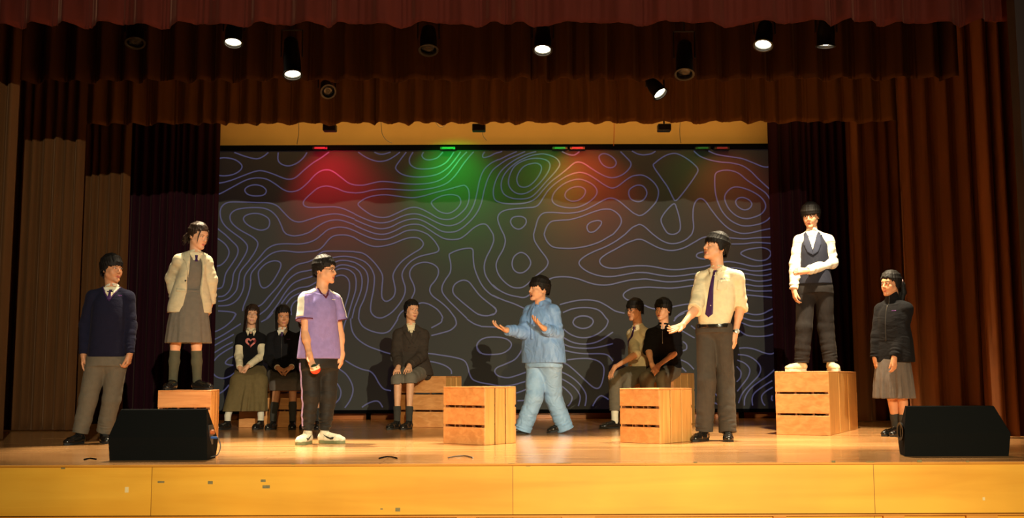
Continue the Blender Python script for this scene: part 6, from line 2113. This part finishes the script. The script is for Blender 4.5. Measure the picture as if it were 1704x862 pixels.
w_ = p.elR + (p.wrR - p.elR) * .93; n_ = nrm(p.wrR - p.elR)
mb = MB(); mb.lathe([(.030, -.014), (.035, -.011), (.035, .011), (.030, .014)], w_, n_, 22); ws = mb.build('watch_strap', M_sole, p.root, smooth=True)
o1 = nrm(np.array((.15, -1, 0)) - n_ * np.dot((.15, -1, 0), n_))
mb = MB(); mb.lathe([(.0003, .0), (.020, .0), (.024, -.003), (.024, -.012), (.018, -.014)], w_ + o1 * .046, o1, 22); mb.build('watch_case', M_metal, ws, smooth=True)
p.shoe(p.anL, -38, .285, 'lace', w=1.08); p.shoe(p.anR, -10, .285, 'lace', w=1.08)

# 12 -------------------------------------------------------------- boy in vest on crate
za_ = CR_A['H']
Ya = (CR_A['O'] + CR_A['R'] @ np.array((CR_A['L'] * .5, CR_A['W'] * .40, 0)))[1]
p = Person(dict(id='vest', base=(1355, 617), Y=Ya, z0=za_, yaw=-14, hyaw=-30, hpitch=-10, head=(1349, 360), hs=.93, neck=(1351, 385, .01), sh=(1354, 398), sw=.140, hip=(1356, 480), hw=.090,
    armL=[(1324, 440, .03), (1321, 482, -.03)], armR=[(1384, 437, -.01), (1342, 451, -.22)],
    legL=[(1338, 545, -.03), (1334, 603, -.02)], legR=[(1374, 545, .03), (1382, 602, .0)], toeL=-58, toeR=2, skin=S1,
    handL=dict(RELAX_L, curl=.5), handR=dict(d=(-.95, -.1, .1), n=(0, .8, -.3), curl=.9, thumb=.3, spread=.02, ts=1),
    label='person in a dark vest and white shirt standing on the largest crate'))
p.body(); p.hair('boy', front=.030, side=-.006, temple=.018, back=-.050, clumps=110, vol=1.10, droop=.006); p.hair_done(M_hair)
p.trousers(M_btrous, (.098, .086, .074), fold=.004, ankle=.01)
G = p.top('shirt', M_white, zz(p, 462), .014, sr=(.072, .066, .044), waist=.13, hemw=.14, fold=.006, cuff=.97, neckcut=.056)
G.obj('shirt', M_white, p.root); p.collar(M_white, r=.057)
G2 = p.top('vest', M_vest, zz(p, 473), .026, sleeve=None, slv=(0, 0), waist=.135, hemw=.155, neckcut=.066)
for m in (p.shL, p.shR): G2.cone(m + p.U * (-.03 if m is p.shR else .03) * -1 + (0, 0, .09), m + (0, 0, -.13) + p.U * (.03 if m is p.shR else -.03), .070, .066, .004, neg=True)
G2.obj('vest', M_vest, p.root)
p.chest(G2, 'shirt_front', V_neck(.060, .215), M_white, .003)
collar_points(p, G2, M_white, .052, .072, off=.010)
for sx in (-1, 1):
    p.chest(G2, 'lapel', [(sx * .056, .0), (sx * .088, -.03), (sx * .090, -.15), (sx * .055, -.24), (-sx * .004, -.275), (sx * .008, -.20), (sx * .034, -.10)], M_lapel, .009, .009, .014)
p.shoe(p.anL, -66, .28, 'sneaker', M_sneak2, M_wsock, w=1.05, ground=za_); p.shoe(p.anR, 3, .28, 'sneaker', M_sneak2, M_wsock, w=1.05, ground=za_)

# 13 -------------------------------------------------------------- girl in black fleece at right
p = Person(dict(id='fleece', base=(1490, 726), yaw=-46, hyaw=-60, hpitch=0, head=(1482, 473), hs=.90, neck=(1485, 497, .01), sh=(1487, 512), sw=.125, hip=(1487, 598), hw=.080,
    armL=[(1460, 560, .06), (1456, 596, .03)], armR=[(1500, 558, -.08), (1488, 596, -.16)],
    legL=[(1484, 660, .03), (1491, 706, .05)], legR=[(1502, 660, -.02), (1503, 708, -.02)], toeL=-62, toeR=-58, limb=.93, girth=1.0, skin=S2, handscale=.88,
    handL=dict(RELAX_L), handR=dict(RELAX_R, n=(-.4, .9, 0), curl=.5),
    label='person with a ponytail in a black fleece and grey skirt, standing at far right'))
p.body(); p.hair('girl', front=.058, side=-.045, temple=.030, back=-.07, part=True, clumps=90, vol=1.0)
Wp = lambda x, y, z: p.head + p.HF @ (np.array((x, y, z)) * p.hs)
p.HG.cone(Wp(0, -.10, .03), Wp(0, -.125, .03), .02, .02, .01)
p.hair_done(M_hair)
G = Grid(Wp(0, -.14, -.10) - .2, Wp(0, -.14, -.02) + .17, .005)
pn = [Wp(0, -.125, .03), Wp(0, -.158, .0), Wp(0, -.165, -.08), Wp(0, -.140, -.18)]
for a, b, r0, r1 in zip(pn, pn[1:], (.022, .032, .034), (.032, .034, .016)): G.cone(a, b, r0, r1, .01, side=p.HF[:, 0], fl=1.2)
for k in range(14):
    o = np.array((random.uniform(-.028, .028), random.uniform(-.02, .02), 0)); G.cone(pn[1] + o, pn[3] + o * .8 - (0, 0, random.uniform(0, .03)), .008, .003, .004)
G.obj('ponytail', M_hair, p.root)
mb = MB()
ringc = Wp(0, -.122, .03); axd = nrm(Wp(0, -.2, .0) - Wp(0, -.1, .03)); s1 = nrm(np.cross(axd, ZV)); s2 = np.cross(s1, axd)
mb.tube([ringc + (s1 * math.cos(a) + s2 * math.sin(a)) * (.030 + .004 * math.sin(7 * a)) for a in np.linspace(0, 2 * math.pi, 40, endpoint=False)], [.013 + .003 * math.sin(i * 1.3) for i in range(40)], 8, closed=True)
mb.build('scrunchie', M_scr, p.root, smooth=True)
G = p.top('fleece', M_blackk, zz(p, 603), .030, sr=(.072, .062, .046), waist=.155, hemw=.175, fold=.004, cuff=.96, neckcut=.04)
G.cone(p.neck - (0, 0, .03), p.neck + p.N * .01 + (0, 0, .048), .066, .058, .02); G.cone(p.neck + (0, 0, .045), p.neck + (0, 0, .15), .052, .06, .004, neg=True)
G.obj('fleece_jacket', M_blackk, p.root)
p.chest(G, 'zip', [(-.0035, .03), (.0035, .03), (.0035, -.42), (-.0035, -.42)], M_button, .004, .004, .02)
p.mark(G, .072, -.13, .04, .007, M_logop)
zt_, zb_ = zz(p, 598), zz(p, 663)
p.skirt(M_greyskirt, [(zb_, pt(p, 1488, 663), .188, .165), (zb_ + .2, pt(p, 1487, 640), .178, .155), (zt_ + .02, pt(p, 1486, 598), .160, .130)], pleat=(.012, 14, 1.2))
for kn, an in ((p.knL, p.anL), (p.knR, p.anR)): p.sock(kn, an, .38, M_dsock, r=(.040, .036))
p.shoe(p.anL, -64, .25); p.shoe(p.anR, -60, .25)
